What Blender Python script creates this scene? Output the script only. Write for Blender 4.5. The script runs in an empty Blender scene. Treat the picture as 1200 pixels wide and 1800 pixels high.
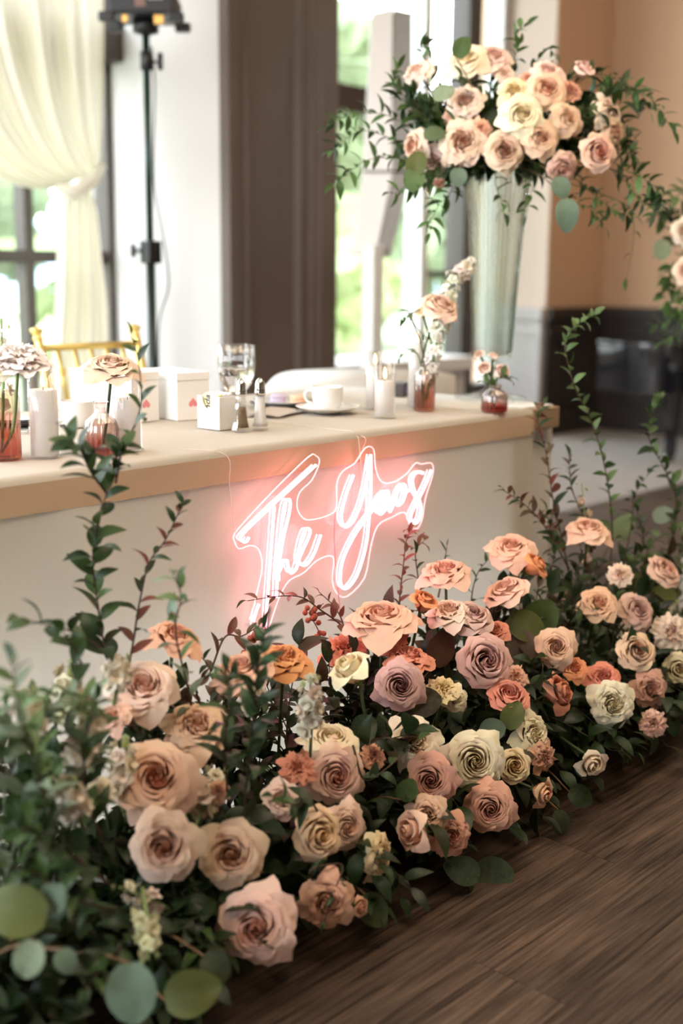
import bpy, bmesh, math, random
from math import sin, cos, pi, radians, sqrt, atan2
from mathutils import Vector, Matrix, Quaternion, noise
S = bpy.context.scene
COL = S.collection
RND = random.Random(7)

# ------------------------------------------------------------------ camera
FPX = 2130.0; TH = radians(11.15); AL = radians(42.65); EYE = 1.1; RO = .009
F = Vector((cos(AL)*cos(TH), sin(AL)*cos(TH), -sin(TH)))
R0 = Vector((sin(AL), -cos(AL), 0)); U0 = R0.cross(F)
RV = R0*cos(RO)+U0*sin(RO); UV = U0*cos(RO)-R0*sin(RO)
CAMP = Vector((0, 0, EYE))
cd = bpy.data.cameras.new('camera'); cam = bpy.data.objects.new('camera', cd); COL.objects.link(cam)
cd.sensor_fit = 'VERTICAL'; cd.sensor_height = 36; cd.sensor_width = 24; cd.lens = FPX/1800*36
M = Matrix((RV, UV, -F)).transposed().to_4x4(); M.translation = CAMP
cam.matrix_world = M
cd.dof.use_dof = True; cd.dof.focus_distance = 2.35; cd.dof.aperture_fstop = 1.8
cd.clip_start = .05; cd.clip_end = 200
S.camera = cam

# ------------------------------------------------------------------ sky, fill lights, exposure
w = bpy.data.worlds.new('world'); S.world = w; w.use_nodes = True
nt = w.node_tree; bg = nt.nodes['Background']
tc = nt.nodes.new('ShaderNodeTexCoord'); sx = nt.nodes.new('ShaderNodeSeparateXYZ')
rp = nt.nodes.new('ShaderNodeValToRGB')
nt.links.new(tc.outputs['Generated'], sx.inputs[0]); nt.links.new(sx.outputs['Z'], rp.inputs[0])
nt.links.new(rp.outputs[0], bg.inputs[0])
rp.color_ramp.elements[0].position = 0; rp.color_ramp.elements[0].color = (.97, .98, 1, 1)
rp.color_ramp.elements[1].position = .7; rp.color_ramp.elements[1].color = (.80, .90, 1, 1)
bg.inputs[1].default_value = 20
S.view_settings.view_transform = 'Standard'; S.view_settings.look = 'None'
S.view_settings.gamma = 1; S.view_settings.use_curve_mapping = False
S.view_settings.exposure = -0.6

def area(name, loc, aim, sx_, sy_, e, col):
    l = bpy.data.lights.new(name, 'AREA'); l.shape = 'RECTANGLE'; l.size = sx_; l.size_y = sy_
    l.energy = e; l.color = col
    o = bpy.data.objects.new(name, l); COL.objects.link(o); o.location = loc
    o.rotation_euler = (Vector(aim)-Vector(loc)).to_track_quat('-Z', 'Y').to_euler()
    return o
# unseen warm fill lights, added overhead to brighten the flowers and hall
area('fill_light', (1.0, .5, 3.5), (1.5, 1.5, .2), 1.5, 1.5, 80, (1, .78, .56))
area('fill_light', (3.0, .6, 3.5), (2.6, 1.5, .2), 1.4, 1.4, 60, (1, .78, .56))
area('fill_light', (6.6, 1.2, 3.5), (6.8, 2.5, .3), 1.0, 1.0, 45, (1, .78, .56))

# ------------------------------------------------------------------ pixel -> point
def ray(px, py): return F+(px-600)/FPX*RV-(py-900)/FPX*UV
def aY(px, py, Y):
    d = ray(px, py); return CAMP+d*(Y/d.y)
def aZ(px, py, z):
    d = ray(px, py); return CAMP+d*((z-EYE)/d.z)
def aD(px, py, D): return CAMP+ray(px, py)*D
def depth(P): return (Vector(P)-CAMP).dot(F)

# ------------------------------------------------------------------ materials
MATS = {}
def mat(name, col=(.8, .8, .8), rough=.5, metal=0, spec=.5, trans=0, ior=1.45, emit=None, es=0, objcol=False,
        nscale=0, namt=0, ncol=None, bump=0, translu=0, sheen=0, coat=0, stretch=(1, 1, 1), space='Object', alpha=1):
    if name in MATS: return MATS[name]
    m = bpy.data.materials.new(name); m.use_nodes = True; MATS[name] = m
    n = m.node_tree; b = n.nodes['Principled BSDF']; out = n.nodes['Material Output']
    b.inputs['Roughness'].default_value = rough; b.inputs['Metallic'].default_value = metal
    b.inputs['Specular IOR Level'].default_value = spec
    b.inputs['Transmission Weight'].default_value = trans; b.inputs['IOR'].default_value = ior
    b.inputs['Base Color'].default_value = (*col, 1)
    b.inputs['Coat Weight'].default_value = coat; b.inputs['Sheen Weight'].default_value = sheen
    b.inputs['Alpha'].default_value = alpha
    if emit: b.inputs['Emission Color'].default_value = (*emit, 1); b.inputs['Emission Strength'].default_value = es
    src = None
    if objcol:
        oi = n.nodes.new('ShaderNodeObjectInfo'); src = oi.outputs['Color']
    if nscale:
        t = n.nodes.new('ShaderNodeTexCoord'); mp = n.nodes.new('ShaderNodeMapping'); mp.inputs['Scale'].default_value = stretch
        nz = n.nodes.new('ShaderNodeTexNoise'); nz.inputs['Scale'].default_value = nscale; nz.inputs['Detail'].default_value = 5
        n.links.new(t.outputs[space], mp.inputs[0]); n.links.new(mp.outputs[0], nz.inputs['Vector'])
        if namt:
            mr = n.nodes.new('ShaderNodeMapRange'); mr.inputs['From Min'].default_value = .3; mr.inputs['From Max'].default_value = .7
            mr.inputs['To Max'].default_value = namt
            mx = n.nodes.new('ShaderNodeMix'); mx.data_type = 'RGBA'
            n.links.new(nz.outputs['Fac'], mr.inputs['Value']); n.links.new(mr.outputs['Result'], mx.inputs['Factor'])
            if src: n.links.new(src, mx.inputs['A'])
            else: mx.inputs['A'].default_value = (*col, 1)
            mx.inputs['B'].default_value = (*(ncol or tuple(c*.6 for c in col)), 1)
            src = mx.outputs['Result']
        if bump:
            bp = n.nodes.new('ShaderNodeBump'); bp.inputs['Strength'].default_value = bump; bp.inputs['Distance'].default_value = .004
            n.links.new(nz.outputs['Fac'], bp.inputs['Height']); n.links.new(bp.outputs[0], b.inputs['Normal'])
    if src: n.links.new(src, b.inputs['Base Color'])
    if translu:
        tl = n.nodes.new('ShaderNodeBsdfTranslucent'); ms = n.nodes.new('ShaderNodeMixShader'); ms.inputs[0].default_value = translu
        if src: n.links.new(src, tl.inputs[0])
        else: tl.inputs[0].default_value = (*col, 1)
        n.links.new(b.outputs[0], ms.inputs[1]); n.links.new(tl.outputs[0], ms.inputs[2]); n.links.new(ms.outputs[0], out.inputs[0])
    return m
def clear_mat(name, tint=(1, 1, 1), gloss=.1, rough=.02):
    m = bpy.data.materials.new(name); m.use_nodes = True; MATS[name] = m
    n = m.node_tree; out = n.nodes['Material Output']; n.nodes.remove(n.nodes['Principled BSDF'])
    t = n.nodes.new('ShaderNodeBsdfTransparent'); g = n.nodes.new('ShaderNodeBsdfGlossy'); ms = n.nodes.new('ShaderNodeMixShader')
    lw = n.nodes.new('ShaderNodeLayerWeight'); lw.inputs[0].default_value = .35
    mr = n.nodes.new('ShaderNodeMapRange'); mr.inputs['To Min'].default_value = gloss*.4; mr.inputs['To Max'].default_value = min(1, gloss*6)
    t.inputs[0].default_value = (*tint, 1); g.inputs['Roughness'].default_value = rough; g.inputs[0].default_value = (1, 1, 1, 1)
    n.links.new(lw.outputs['Facing'], mr.inputs['Value']); n.links.new(mr.outputs[0], ms.inputs[0])
    n.links.new(t.outputs[0], ms.inputs[1]); n.links.new(g.outputs[0], ms.inputs[2]); n.links.new(ms.outputs[0], out.inputs[0])
    return m

m_petal = mat('petal', rough=.55, spec=.25, objcol=True, nscale=9, namt=.18, ncol=(.80, .62, .42), bump=.1, translu=.14, sheen=.15)
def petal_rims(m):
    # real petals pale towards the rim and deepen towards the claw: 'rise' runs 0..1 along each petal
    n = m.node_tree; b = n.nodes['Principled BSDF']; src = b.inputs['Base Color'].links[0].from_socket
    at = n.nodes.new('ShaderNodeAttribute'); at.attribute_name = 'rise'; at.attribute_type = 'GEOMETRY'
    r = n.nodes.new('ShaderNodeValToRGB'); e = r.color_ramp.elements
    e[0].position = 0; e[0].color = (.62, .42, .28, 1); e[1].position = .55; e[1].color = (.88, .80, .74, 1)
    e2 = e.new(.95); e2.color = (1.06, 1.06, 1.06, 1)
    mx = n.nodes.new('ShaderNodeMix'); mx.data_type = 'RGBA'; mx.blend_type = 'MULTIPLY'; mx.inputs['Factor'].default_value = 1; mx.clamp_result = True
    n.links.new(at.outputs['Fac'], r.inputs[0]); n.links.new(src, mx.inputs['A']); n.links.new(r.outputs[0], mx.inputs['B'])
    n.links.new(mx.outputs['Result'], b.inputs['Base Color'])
petal_rims(m_petal)
m_leaf = mat('leaf', rough=.42, spec=.45, objcol=True, nscale=14, namt=.5, ncol=(.035, .07, .03), bump=.1, translu=.22)
m_euca = mat('eucalyptus_leaf', rough=.55, spec=.35, objcol=True, nscale=7, namt=.3, ncol=(.13, .17, .09), bump=.1, translu=.25)
m_stem = mat('stem', objcol=True, rough=.6)
m_cloth = mat('table_linen', (.88, .82, .72), rough=.85, spec=.15, nscale=420, namt=.25, ncol=(.83, .76, .65), bump=.25, translu=.5, sheen=.2)
m_white_cloth = mat('white_linen', (.82, .79, .76), rough=.85, spec=.15, nscale=300, bump=.2)
m_glass = mat('glass', (1, 1, 1), rough=.02, trans=1, ior=1.45)
m_thin = clear_mat('thin_glass', (.99, .99, .99), .05)
m_pane = clear_mat('window_glass', (.97, .985, .98), .05)
m_amber = clear_mat('blush_glass', (.86, .55, .44), .15)
m_ceramic = mat('white_ceramic', (.82, .80, .77), rough=.15, spec=.6, coat=.3)
m_wax = mat('candle_wax', (.95, .92, .90), rough=.6, translu=.4)
m_gold = mat('gold_paint', (.80, .60, .20), rough=.33, metal=.75)
m_chrome = mat('chrome', (.75, .74, .72), rough=.12, metal=1)
m_card = mat('white_card', (.9, .88, .86), rough=.7)
m_heart = mat('pink_print', (.80, .28, .30), rough=.7)
m_black = mat('black_plastic', (.012, .012, .013), rough=.35)
m_blackm = mat('black_metal', (.02, .03, .028), rough=.3, metal=.3)
m_lac = mat('black_lacquer', (.006, .008, .012), rough=.06, coat=1)
m_grey = mat('grey_paint', (.56, .53, .52), rough=.6, nscale=3, namt=.15, ncol=(.50, .48, .47))
m_brown = mat('brown_wood_paint', (.115, .083, .068), rough=.5, nscale=6, namt=.4, ncol=(.085, .06, .05), stretch=(8, 8, .4))
m_frame = mat('window_frame_paint', (.055, .042, .036), rough=.45)
m_white = mat('white_paint', (.75, .75, .74), rough=.4)
m_peach = mat('peach_wall_paint', (.56, .36, .23), rough=.8, nscale=60, namt=.1, bump=.05)
m_dark = mat('dark_wainscot', (.026, .019, .016), rough=.6)
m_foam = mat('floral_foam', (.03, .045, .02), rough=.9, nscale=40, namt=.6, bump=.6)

# ------------------------------------------------------------------ mesh helpers
def mesh(name, v, f, smooth=True):
    me = bpy.data.meshes.new(name); me.from_pydata([tuple(p) for p in v], [], f); me.update()
    if smooth: me.polygons.foreach_set('use_smooth', [True]*len(me.polygons))
    return me
def grid(nu, nv, fn, closed=False):
    v = [fn(i/(nu if closed else nu-1), j/(nv-1)) for j in range(nv) for i in range(nu)]
    f = []
    for j in range(nv-1):
        for i in range(nu if closed else nu-1):
            a = j*nu+i; b = j*nu+(i+1) % nu
            f.append((a, b, b+nu, a+nu))
    return v, f
def join(*parts):
    V = []; Fc = []
    for v, f in parts:
        o = len(V); V += list(v); Fc += [tuple(i+o for i in q) for q in f]
    return V, Fc
def box(x0, x1, y0, y1, z0, z1):
    v = [(x, y, z) for z in (z0, z1) for y in (y0, y1) for x in (x0, x1)]
    return v, [(0, 2, 3, 1), (4, 5, 7, 6), (0, 1, 5, 4), (2, 6, 7, 3), (0, 4, 6, 2), (1, 3, 7, 5)]
def lathe(prof, seg=32, flute=0, famt=0, c=(0, 0, 0), fz=None):
    v = []
    for r, z in prof:
        for i in range(seg):
            a = 2*pi*i/seg; rr = r
            if flute and r > 0 and (fz is None or fz[0] < z < fz[1]): rr = r*(1+famt*cos(flute*a))
            v.append((c[0]+rr*cos(a), c[1]+rr*sin(a), c[2]+z))
    f = [(j*seg+i, j*seg+(i+1) % seg, (j+1)*seg+(i+1) % seg, (j+1)*seg+i) for j in range(len(prof)-1) for i in range(seg)]
    return v, f
def tube(pts, r, seg=6, cap=True):
    pts = [Vector(p) for p in pts]; n = len(pts); v = []; nrm = None
    for i, p in enumerate(pts):
        t = (pts[min(i+1, n-1)]-pts[max(i-1, 0)]).normalized()
        if nrm is None:
            nrm = t.orthogonal().normalized()
        nrm = (nrm-t*nrm.dot(t)); nrm = nrm.normalized() if nrm.length > 1e-6 else t.orthogonal().normalized()
        bn = t.cross(nrm); rr = r[i] if isinstance(r, (list, tuple)) else r
        for k in range(seg):
            a = 2*pi*k/seg; v.append(p+nrm*cos(a)*rr+bn*sin(a)*rr)
    f = [(j*seg+i, j*seg+(i+1) % seg, (j+1)*seg+(i+1) % seg, (j+1)*seg+i) for j in range(n-1) for i in range(seg)]
    if cap: f += [tuple(range(seg-1, -1, -1)), tuple((n-1)*seg+k for k in range(seg))]
    return v, f
def smooth_path(pts, per=6):
    pts = [Vector(p) for p in pts]
    if len(pts) < 3: return [pts[0].lerp(pts[-1], i/per) for i in range(per+1)]
    P = [pts[0]*2-pts[1]]+pts+[pts[-1]*2-pts[-2]]; out = []
    for i in range(1, len(P)-2):
        for k in range(per):
            t = k/per; a, b, c, d = P[i-1:i+3]
            out.append(.5*((2*b)+(c-a)*t+(2*a-5*b+4*c-d)*t*t+(3*b-a-3*c+d)*t**3))
    out.append(pts[-1]); return out
def prism(poly, d0, d1, axis='y'):
    n = len(poly)
    def P(a, b, d): return (a, d, b) if axis == 'y' else ((d, a, b) if axis == 'x' else (a, b, d))
    v = [P(a, b, d0) for a, b in poly]+[P(a, b, d1) for a, b in poly]
    f = [tuple(range(n)), tuple(range(2*n-1, n-1, -1))]+[(i, i+n, (i+1) % n+n, (i+1) % n) for i in range(n)]
    return v, f

def ob(name, data, m=None, parent=None, Mx=None, color=None, smooth=True, bevel=0):
    if isinstance(data, tuple):
        data = mesh(name, data[0], data[1], smooth)
        bm = bmesh.new(); bm.from_mesh(data); bmesh.ops.recalc_face_normals(bm, faces=bm.faces)
        if bevel: bmesh.ops.bevel(bm, geom=[e for e in bm.edges if len(e.link_faces) == 2 and e.calc_face_angle(0) > .5], offset=bevel, segments=2, affect='EDGES', profile=.6)
        bm.to_mesh(data); bm.free()
    if m and not data.materials: data.materials.append(m)
    o = bpy.data.objects.new(name, data); COL.objects.link(o)
    if parent: o.parent = parent
    if Mx is not None: o.matrix_basis = Mx
    if color: o.color = (*color, 1)
    return o
def tag(o, label, cat, group=None, kind=None):
    o['label'] = label; o['category'] = cat
    if group: o['group'] = group
    if kind: o['kind'] = kind
    return o
def empty(name, loc, label, cat, group=None, rz=0, sc=1):
    o = bpy.data.objects.new(name, None); COL.objects.link(o); o.empty_display_size = .02
    o.location = loc; o.rotation_euler = (0, 0, rz); o.scale = (sc, sc, sc)
    return tag(o, label, cat, group)
def struct(name, data, m, smooth=False, bevel=0, parent=None):
    o = ob(name, data, m, parent, smooth=smooth, bevel=bevel)
    if not parent: o['kind'] = 'structure'
    return o
def frame_of(zdir, spin=0):
    z = Vector(zdir).normalized(); q = z.to_track_quat('Z', 'Y')
    return (q @ Quaternion((0, 0, 1), spin)).to_matrix().to_4x4()
# ================================================================== ROOM
m_floor = bpy.data.materials.new('dark_oak_planks'); m_floor.use_nodes = True
n = m_floor.node_tree; b = n.nodes['Principled BSDF']
t = n.nodes.new('ShaderNodeTexCoord'); mp = n.nodes.new('ShaderNodeMapping'); mp.inputs['Scale'].default_value = (1.5, 40, 40)
nz = n.nodes.new('ShaderNodeTexNoise'); nz.inputs['Scale'].default_value = 3.2; nz.inputs['Detail'].default_value = 9; nz.inputs['Roughness'].default_value = .65
mp2 = n.nodes.new('ShaderNodeMapping'); mp2.inputs['Scale'].default_value = (1, 2.5, 1)
nz2 = n.nodes.new('ShaderNodeTexNoise'); nz2.inputs['Scale'].default_value = 2.4; nz2.inputs['Detail'].default_value = 3
cr = n.nodes.new('ShaderNodeValToRGB'); cr.color_ramp.elements[0].position = .33; cr.color_ramp.elements[0].color = (.018, .011, .008, 1)
cr.color_ramp.elements[1].position = .7; cr.color_ramp.elements[1].color = (.16, .112, .08, 1)
mx = n.nodes.new('ShaderNodeMix'); mx.data_type = 'RGBA'; mx.blend_type = 'MULTIPLY'; mx.inputs['Factor'].default_value = .75
cr2 = n.nodes.new('ShaderNodeValToRGB'); cr2.color_ramp.elements[0].position = .35; cr2.color_ramp.elements[0].color = (.45, .4, .38, 1)
cr2.color_ramp.elements[1].position = .62; cr2.color_ramp.elements[1].color = (1.2, 1.1, 1.05, 1)
bp = n.nodes.new('ShaderNodeBump'); bp.inputs['Strength'].default_value = .35; bp.inputs['Distance'].default_value = .002
oi = n.nodes.new('ShaderNodeObjectInfo'); vm = n.nodes.new('ShaderNodeVectorMath'); vm.operation = 'SCALE'; vm.inputs['Scale'].default_value = 37
va = n.nodes.new('ShaderNodeVectorMath'); va.operation = 'ADD'
n.links.new(oi.outputs['Color'], vm.inputs[0]); n.links.new(t.outputs['Object'], va.inputs[0]); n.links.new(vm.outputs[0], va.inputs[1])
n.links.new(va.outputs[0], mp.inputs[0]); n.links.new(va.outputs[0], mp2.inputs[0])
n.links.new(mp.outputs[0], nz.inputs[0]); n.links.new(mp2.outputs[0], nz2.inputs[0])
n.links.new(nz.outputs[0], cr.inputs[0]); n.links.new(nz2.outputs[0], cr2.inputs[0])
n.links.new(cr.outputs[0], mx.inputs['A']); n.links.new(cr2.outputs[0], mx.inputs['B']); n.links.new(mx.outputs['Result'], b.inputs['Base Color'])
n.links.new(nz.outputs[0], bp.inputs['Height']); n.links.new(bp.outputs[0], b.inputs['Normal'])
b.inputs['Roughness'].default_value = .42; b.inputs['Specular IOR Level'].default_value = .35
MATS['dark_oak_planks'] = m_floor

floor = struct('floor', box(-2.5, 8.2, -5, 5.4, -.1, -.006), mat('sub_floor', (.012, .008, .006), rough=.8))
# planks run along the table; only the part of the hall in view is boarded piece by piece
pw = .18; y = -.2; k = 0
plank_me = {}
while y < 3.0:
    x = -.2-RND.random()*1.2
    while x < 6.2:
        L = RND.choice((1.2, 1.5, 1.8))
        if L not in plank_me:
            v, f = box(.0004, L-.0004, .0004, pw-.0004, -.0058, 0)
            me = mesh('plank', v, f, False); me.materials.append(m_floor); plank_me[L] = me
        if x+L > -.2:
            p = ob('plank', plank_me[L], None, floor, Matrix.Translation((x, y, 0)), (RND.random(), RND.random(), RND.random()))
        x += L
    y += pw
ca = struct('trim_1', box(-2.5, 8.2, y, 5.4, -.006, .002), mat('pale_carpet', (.30, .255, .225), rough=.9, nscale=9, namt=.45, ncol=(.20, .17, .15), bump=.3))
struct('trim_2', box(6.2, 8.2, -5, y, -.006, .002), MATS['pale_carpet'])
struct('ceiling', box(-2.5, 8.2, -5, 5.4, 3.8, 3.9), mat('ceiling_paint', (.62, .56, .5), rough=.9))
wall_warm = mat('warm_wall_paint', (.42, .33, .26), rough=.9)
struct('wall_rear', box(-2.5, 8.2, -5.1, -5, 0, 3.8), wall_warm)
struct('wall_left', join(box(-2.6, -2.5, -5, 5.4, 0, 1.1), box(-2.6, -2.5, -5, 5.4, 3.2, 3.8), box(-2.6, -2.5, -5, .6, .7, 3.2), box(-2.6, -2.5, 4.6, 5.4, .7, 3.2)), wall_warm)  # unseen opening, added to let in more daylight from the left
# window wall: added daylight opening left of the frame, piers and reveals
wb = struct('wall_back', join(box(-2.5, -2.2, 5.1, 5.3, 0, 3.8), box(1.45, 1.9, 5.1, 5.3, 0, 3.8), box(-2.2, 1.45, 5.1, 5.3, 0, .28), box(-2.2, 1.45, 5.1, 5.3, 3.5, 3.8), box(1.9, 7.12, 5.1, 5.3, 3.5, 3.8), box(1.9, 3.82, 5.1, 5.3, 0, .28), box(4.45, 7.12, 5.1, 5.3, 0, .28)), m_grey)
# pier: grey reveal panel, brown fluted face
struct('wall_pier', prism([(3.752, 4.215), (4.45, 4.215), (4.45, 5.3), (3.83, 5.3)], 0, 3.8, 'z'), m_grey)
xs = [3.752, 3.80, 3.815, 3.86, 3.875, 3.90, 4.19, 4.215, 4.23, 4.28, 4.295, 4.33, 4.345, 4.455]
zs = [4.150, 4.150, 4.170, 4.170, 4.158, 4.185, 4.185, 4.160, 4.172, 4.172, 4.160, 4.160, 4.150, 4.150]
poly = list(zip(xs, zs))+[(4.455, 4.215), (3.752, 4.215)]
struct('trim_3', prism(poly, 0, 3.8, 'z'), m_brown)
struct('baseboard_back', box(3.74, 4.465, 4.12, 4.149, 0, .16), m_brown)
# right hand wall: peach above, rail, dark panelled wainscot below
struct('wall_right', prism([(7.12, 4.67), (7.12, 5.3), (7.95, 5.3), (7.95, -5), (7.82, -5), (7.82, 4.67)], 0, 3.8, 'z'), m_peach)
struct('trim_4', join(box(7.10, 7.80, 4.640, 4.669, 0, .80), box(7.79, 7.819, -2, 4.64, 0, .80)), m_dark)
struct('trim_5', join(box(7.085, 7.78, 4.605, 4.64, .80, .88), box(7.755, 7.79, -2, 4.6, .80, .88), box(7.09, 7.78, 4.62, 4.64, .69, .73), box(7.77, 7.79, -2, 4.6, .69, .73), box(7.09, 7.78, 4.615, 4.64, 0, .15), box(7.765, 7.79, -2, 4.6, 0, .15)), m_dark, bevel=.004)
struct('trim_6', join(*[box(7.22+i*0, 7.66, 4.628, 4.64, z0, z1) for i, z0, z1 in ((0, .2, .225), (0, .615, .64))], box(7.22, 7.245, 4.628, 4.64, .2, .64), box(7.635, 7.66, 4.628, 4.64, .2, .64),
      *[box(7.778, 7.79, yy, yy+.03, .2, .64) for yy in (4.4, 3.55, 3.4, 2.5, 2.35, 1.4)], box(7.778, 7.79, 3.55, 4.43, .2, .225), box(7.778, 7.79, 3.55, 4.43, .615, .64), box(7.778, 7.79, 2.5, 3.43, .615, .64)), m_dark)
# reveal casing at the end of the window, painted pale grey below the rail
struct('trim_7', join(box(7.085, 7.119, 4.69, 5.12, 0, .80), box(7.07, 7.119, 4.68, 5.12, .80, .88), box(7.078, 7.119, 4.68, 5.12, .69, .73)), m_grey, bevel=.003)
m_peachl = mat('lit_peach_paint', (.74, .60, .50), rough=.8)  # wall peach lightened to carry the window light falling on the reveal
struct('trim_8', box(7.112, 7.119, 4.675, 5.12, .88, 3.8), m_peachl)

def window(idx, x0, x1, vbars, hbars, z0=.28, z1=3.5):
    W = struct('window_%d' % idx, join(box(x0, x0+.05, 5.08, 5.2, z0, z1), box(x1-.05, x1, 5.08, 5.2, z0, z1), box(x0, x1, 5.06, 5.2, z0, z0+.07), box(x0, x1, 5.08, 5.2, z1-.07, z1)), m_frame, bevel=.004)
    for x, wd, mm, y0 in vbars: ob('mullion', box(x-wd/2, x+wd/2, y0, 5.18, z0, z1), mm, W, smooth=False, bevel=.003)
    for z, wd, xa, xb, y0 in hbars: ob('glazing_bar', box(xa, xb, y0, 5.18, z-wd/2, z+wd/2), m_frame, W, smooth=False, bevel=.003)
    X = [x0]+sorted(v[0] for v in vbars)+[x1]
    for a, c in zip(X[:-1], X[1:]):
        ob('pane', box(a+.01, c-.01, 5.14, 5.146, z0+.02, z1-.02), m_pane, W, smooth=False)
window(1, 1.9, 3.83, [(2.55, .05, m_frame, 5.09), (3.325, .05, m_frame, 5.09)], [(1.165, .06, 1.9, 3.83, 5.095), (2.17, .16, 1.9, 3.83, 4.96), (.62, .05, 1.9, 3.83, 5.1)])
window(3, -2.2, 1.45, [(-1.3, .05, m_frame, 5.09), (-.4, .05, m_frame, 5.09), (.5, .05, m_frame, 5.09)], [(1.165, .06, -2.2, 1.45, 5.095), (2.17, .16, -2.2, 1.45, 4.96)])  # unseen window, added to bring more daylight to the table
window(2, 4.45, 7.12, [(4.62, .05, m_frame, 5.09), (6.25, .075, m_white, 5.05), (6.70, .14, m_frame, 5.02), (5.35, .05, m_frame, 5.1), (7.06, .04, m_white, 5.05)], [(2.10, .15, 4.45, 6.3, 4.98), (1.10, .04, 6.3, 6.66, 5.09), (2.1, .05, 6.3, 6.66, 5.09)])
struct('trim_9', box(4.456, 6.15, 4.55, 5.08, .52, .60), mat('sill_paint', (.75, .72, .69), rough=.5), bevel=.006)
struct('trim_10', box(4.456, 6.15, 4.62, 5.08, .0, .52), m_grey)
struct('trim_11', box(1.9, 3.76, 4.75, 5.08, .28, .34), MATS['sill_paint'], bevel=.006)

# ================================================================== OUTSIDE
m_lawn = mat('lawn', (.22, .28, .14), rough=.9, nscale=1.2, namt=.7, ncol=(.30, .35, .2))
struct('floor_lawn', box(-10, 60, 5.4, 70, -1.0, -.5), m_lawn)
def crown_mesh(seed, n=420, sz=.16):
    r = random.Random(seed); V = []; Fc = []
    for i in range(n):
        d = Vector((r.gauss(0, 1), r.gauss(0, 1), r.gauss(0, 1))).normalized()
        lump = 1+.28*noise.noise(d*2.1+Vector((seed*3.1, 0, 0)))
        p = d*lump*r.uniform(.6, 1); q = Quaternion((r.random()-.5, r.random()-.5, r.random()-.5), r.random()*6)
        o = len(V)
        for a, bb in ((-1, 0), (-.5, .6), (.5, .6), (1, 0), (.5, -.6), (-.5, -.6)):
            V.append(p+(q @ Vector((a, bb, .15*abs(a))))*sz*r.uniform(.7, 1.3))
        Fc.append(tuple(range(o, o+6)))
    return mesh('crown', V, Fc, False)
m_tree = mat('tree_foliage', rough=.6, objcol=True, translu=.4, nscale=1.5, namt=.5, ncol=(.34, .38, .22))
m_bark = mat('bark', (.10, .075, .055), rough=.9, nscale=8, namt=.5)
crowns = [crown_mesh(s) for s in (1, 2, 3)]
for me in crowns: me.materials.append(m_tree)
trees = [((4.0, 13), 2.6, 1.2, (.30, .36, .20), 'bright yellow-green tree outside, low in the left window'),
         ((9.5, 20), 3.2, 2.0, (.20, .26, .16), 'broad dark green tree outside, behind the left window mullion'),
         ((8.8, 10.0), 1.9, .9, (.36, .44, .20), 'sunlit yellow-green bush outside, left of the white speaker pole'),
         ((13.0, 13.5), 2.8, 2.6, (.22, .29, .17), 'tall green tree outside, above the transom of the right window'),
         ((19.0, 12.0), 2.6, 1.4, (.27, .33, .20), 'mid green tree outside, right of the white speaker pole'),
         ((20.0, 19), 3.6, 2.4, (.20, .26, .16), 'large green tree outside, seen through the vase end of the window'),
         ((-2.5, 17), 3.2, 1.8, (.2, .26, .15), 'dark green tree outside, far left beyond the curtain')]
for i, ((x, yy), rad, h, c, lab) in enumerate(trees):
    t_ = empty('garden_tree', (x, yy, -.5), lab, 'tree', 'trees outside the windows')
    ob('crown', crowns[i % 3], None, t_, Matrix.Translation((0, 0, h+.6)) @ Matrix.Diagonal((rad, rad, rad*.8, 1)), c)
    ob('trunk', tube([(0, 0, -.1), (.05, 0, h*.5), (0, .08, h+.8)], [.16, .12, .08], 8), m_bark, t_)
hv, hf = grid(40, 5, lambda u, v: Vector((-30+u*130, 60+v*14, -1+v*(5.5+1.6*noise.noise(Vector((u*5, 0, 0)))))))
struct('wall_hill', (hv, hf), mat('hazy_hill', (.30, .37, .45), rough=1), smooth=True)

# ================================================================== CURTAIN
m_cur = mat('sheer_curtain', (.93, .90, .78), rough=.8, spec=.1, translu=.14, nscale=200, bump=.05)
def swag(s, t):
    # top row hangs from the rail, each pleat then runs to the tie
    x0 = -330+s*512; bx = 103+s*73; by = 332-34*s
    sag = (1-s)**.8
    P0 = Vector((x0, -260)); P1 = Vector((x0+10*sag, -40+230*sag*0+120*(1-sag))); P2 = Vector((x0*.35+bx*.65-70*sag, by-15+40*sag)); P3 = Vector((bx, by))
    if s > .8:
        P1 = Vector((x0+2, 0)); P2 = Vector((x0+2, 200))
    a = (1-t)
    q = P0*a**3+P1*3*a*a*t+P2*3*a*t*t+P3*t**3
    amp = .05*(1-t*.75)
    return aY(q.x, q.y, 4.80+amp*sin(s*38+1.5*sin(t*2.5))+.02*sin(s*91))
def tail(s, t):
    wl = 100+(88-100)*t; wr = 165+(192-165)*min(1, t*2.2)
    if t < .06: wl += 6; wr -= 4
    return aY(wl+(wr-wl)*s+3*sin(t*5+s*3), 322+t*470, 4.80+(.02+.03*t)*sin(s*23+1.2*sin(t*3)))
cu = ob('curtain', (lambda g: (g[0], g[1]))(grid(150, 30, swag)), m_cur)
tag(cu, 'sheer cream curtain swagged across the left window', 'curtain')
ob('curtain_tail', grid(70, 20, tail), m_cur, cu)
ob('tie_band', tube([aY(98, 330, 4.76), aY(130, 336, 4.72), aY(165, 316, 4.72), aY(181, 292, 4.77)], [.02, .035, .032, .015], 10), m_cur, cu)
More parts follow.
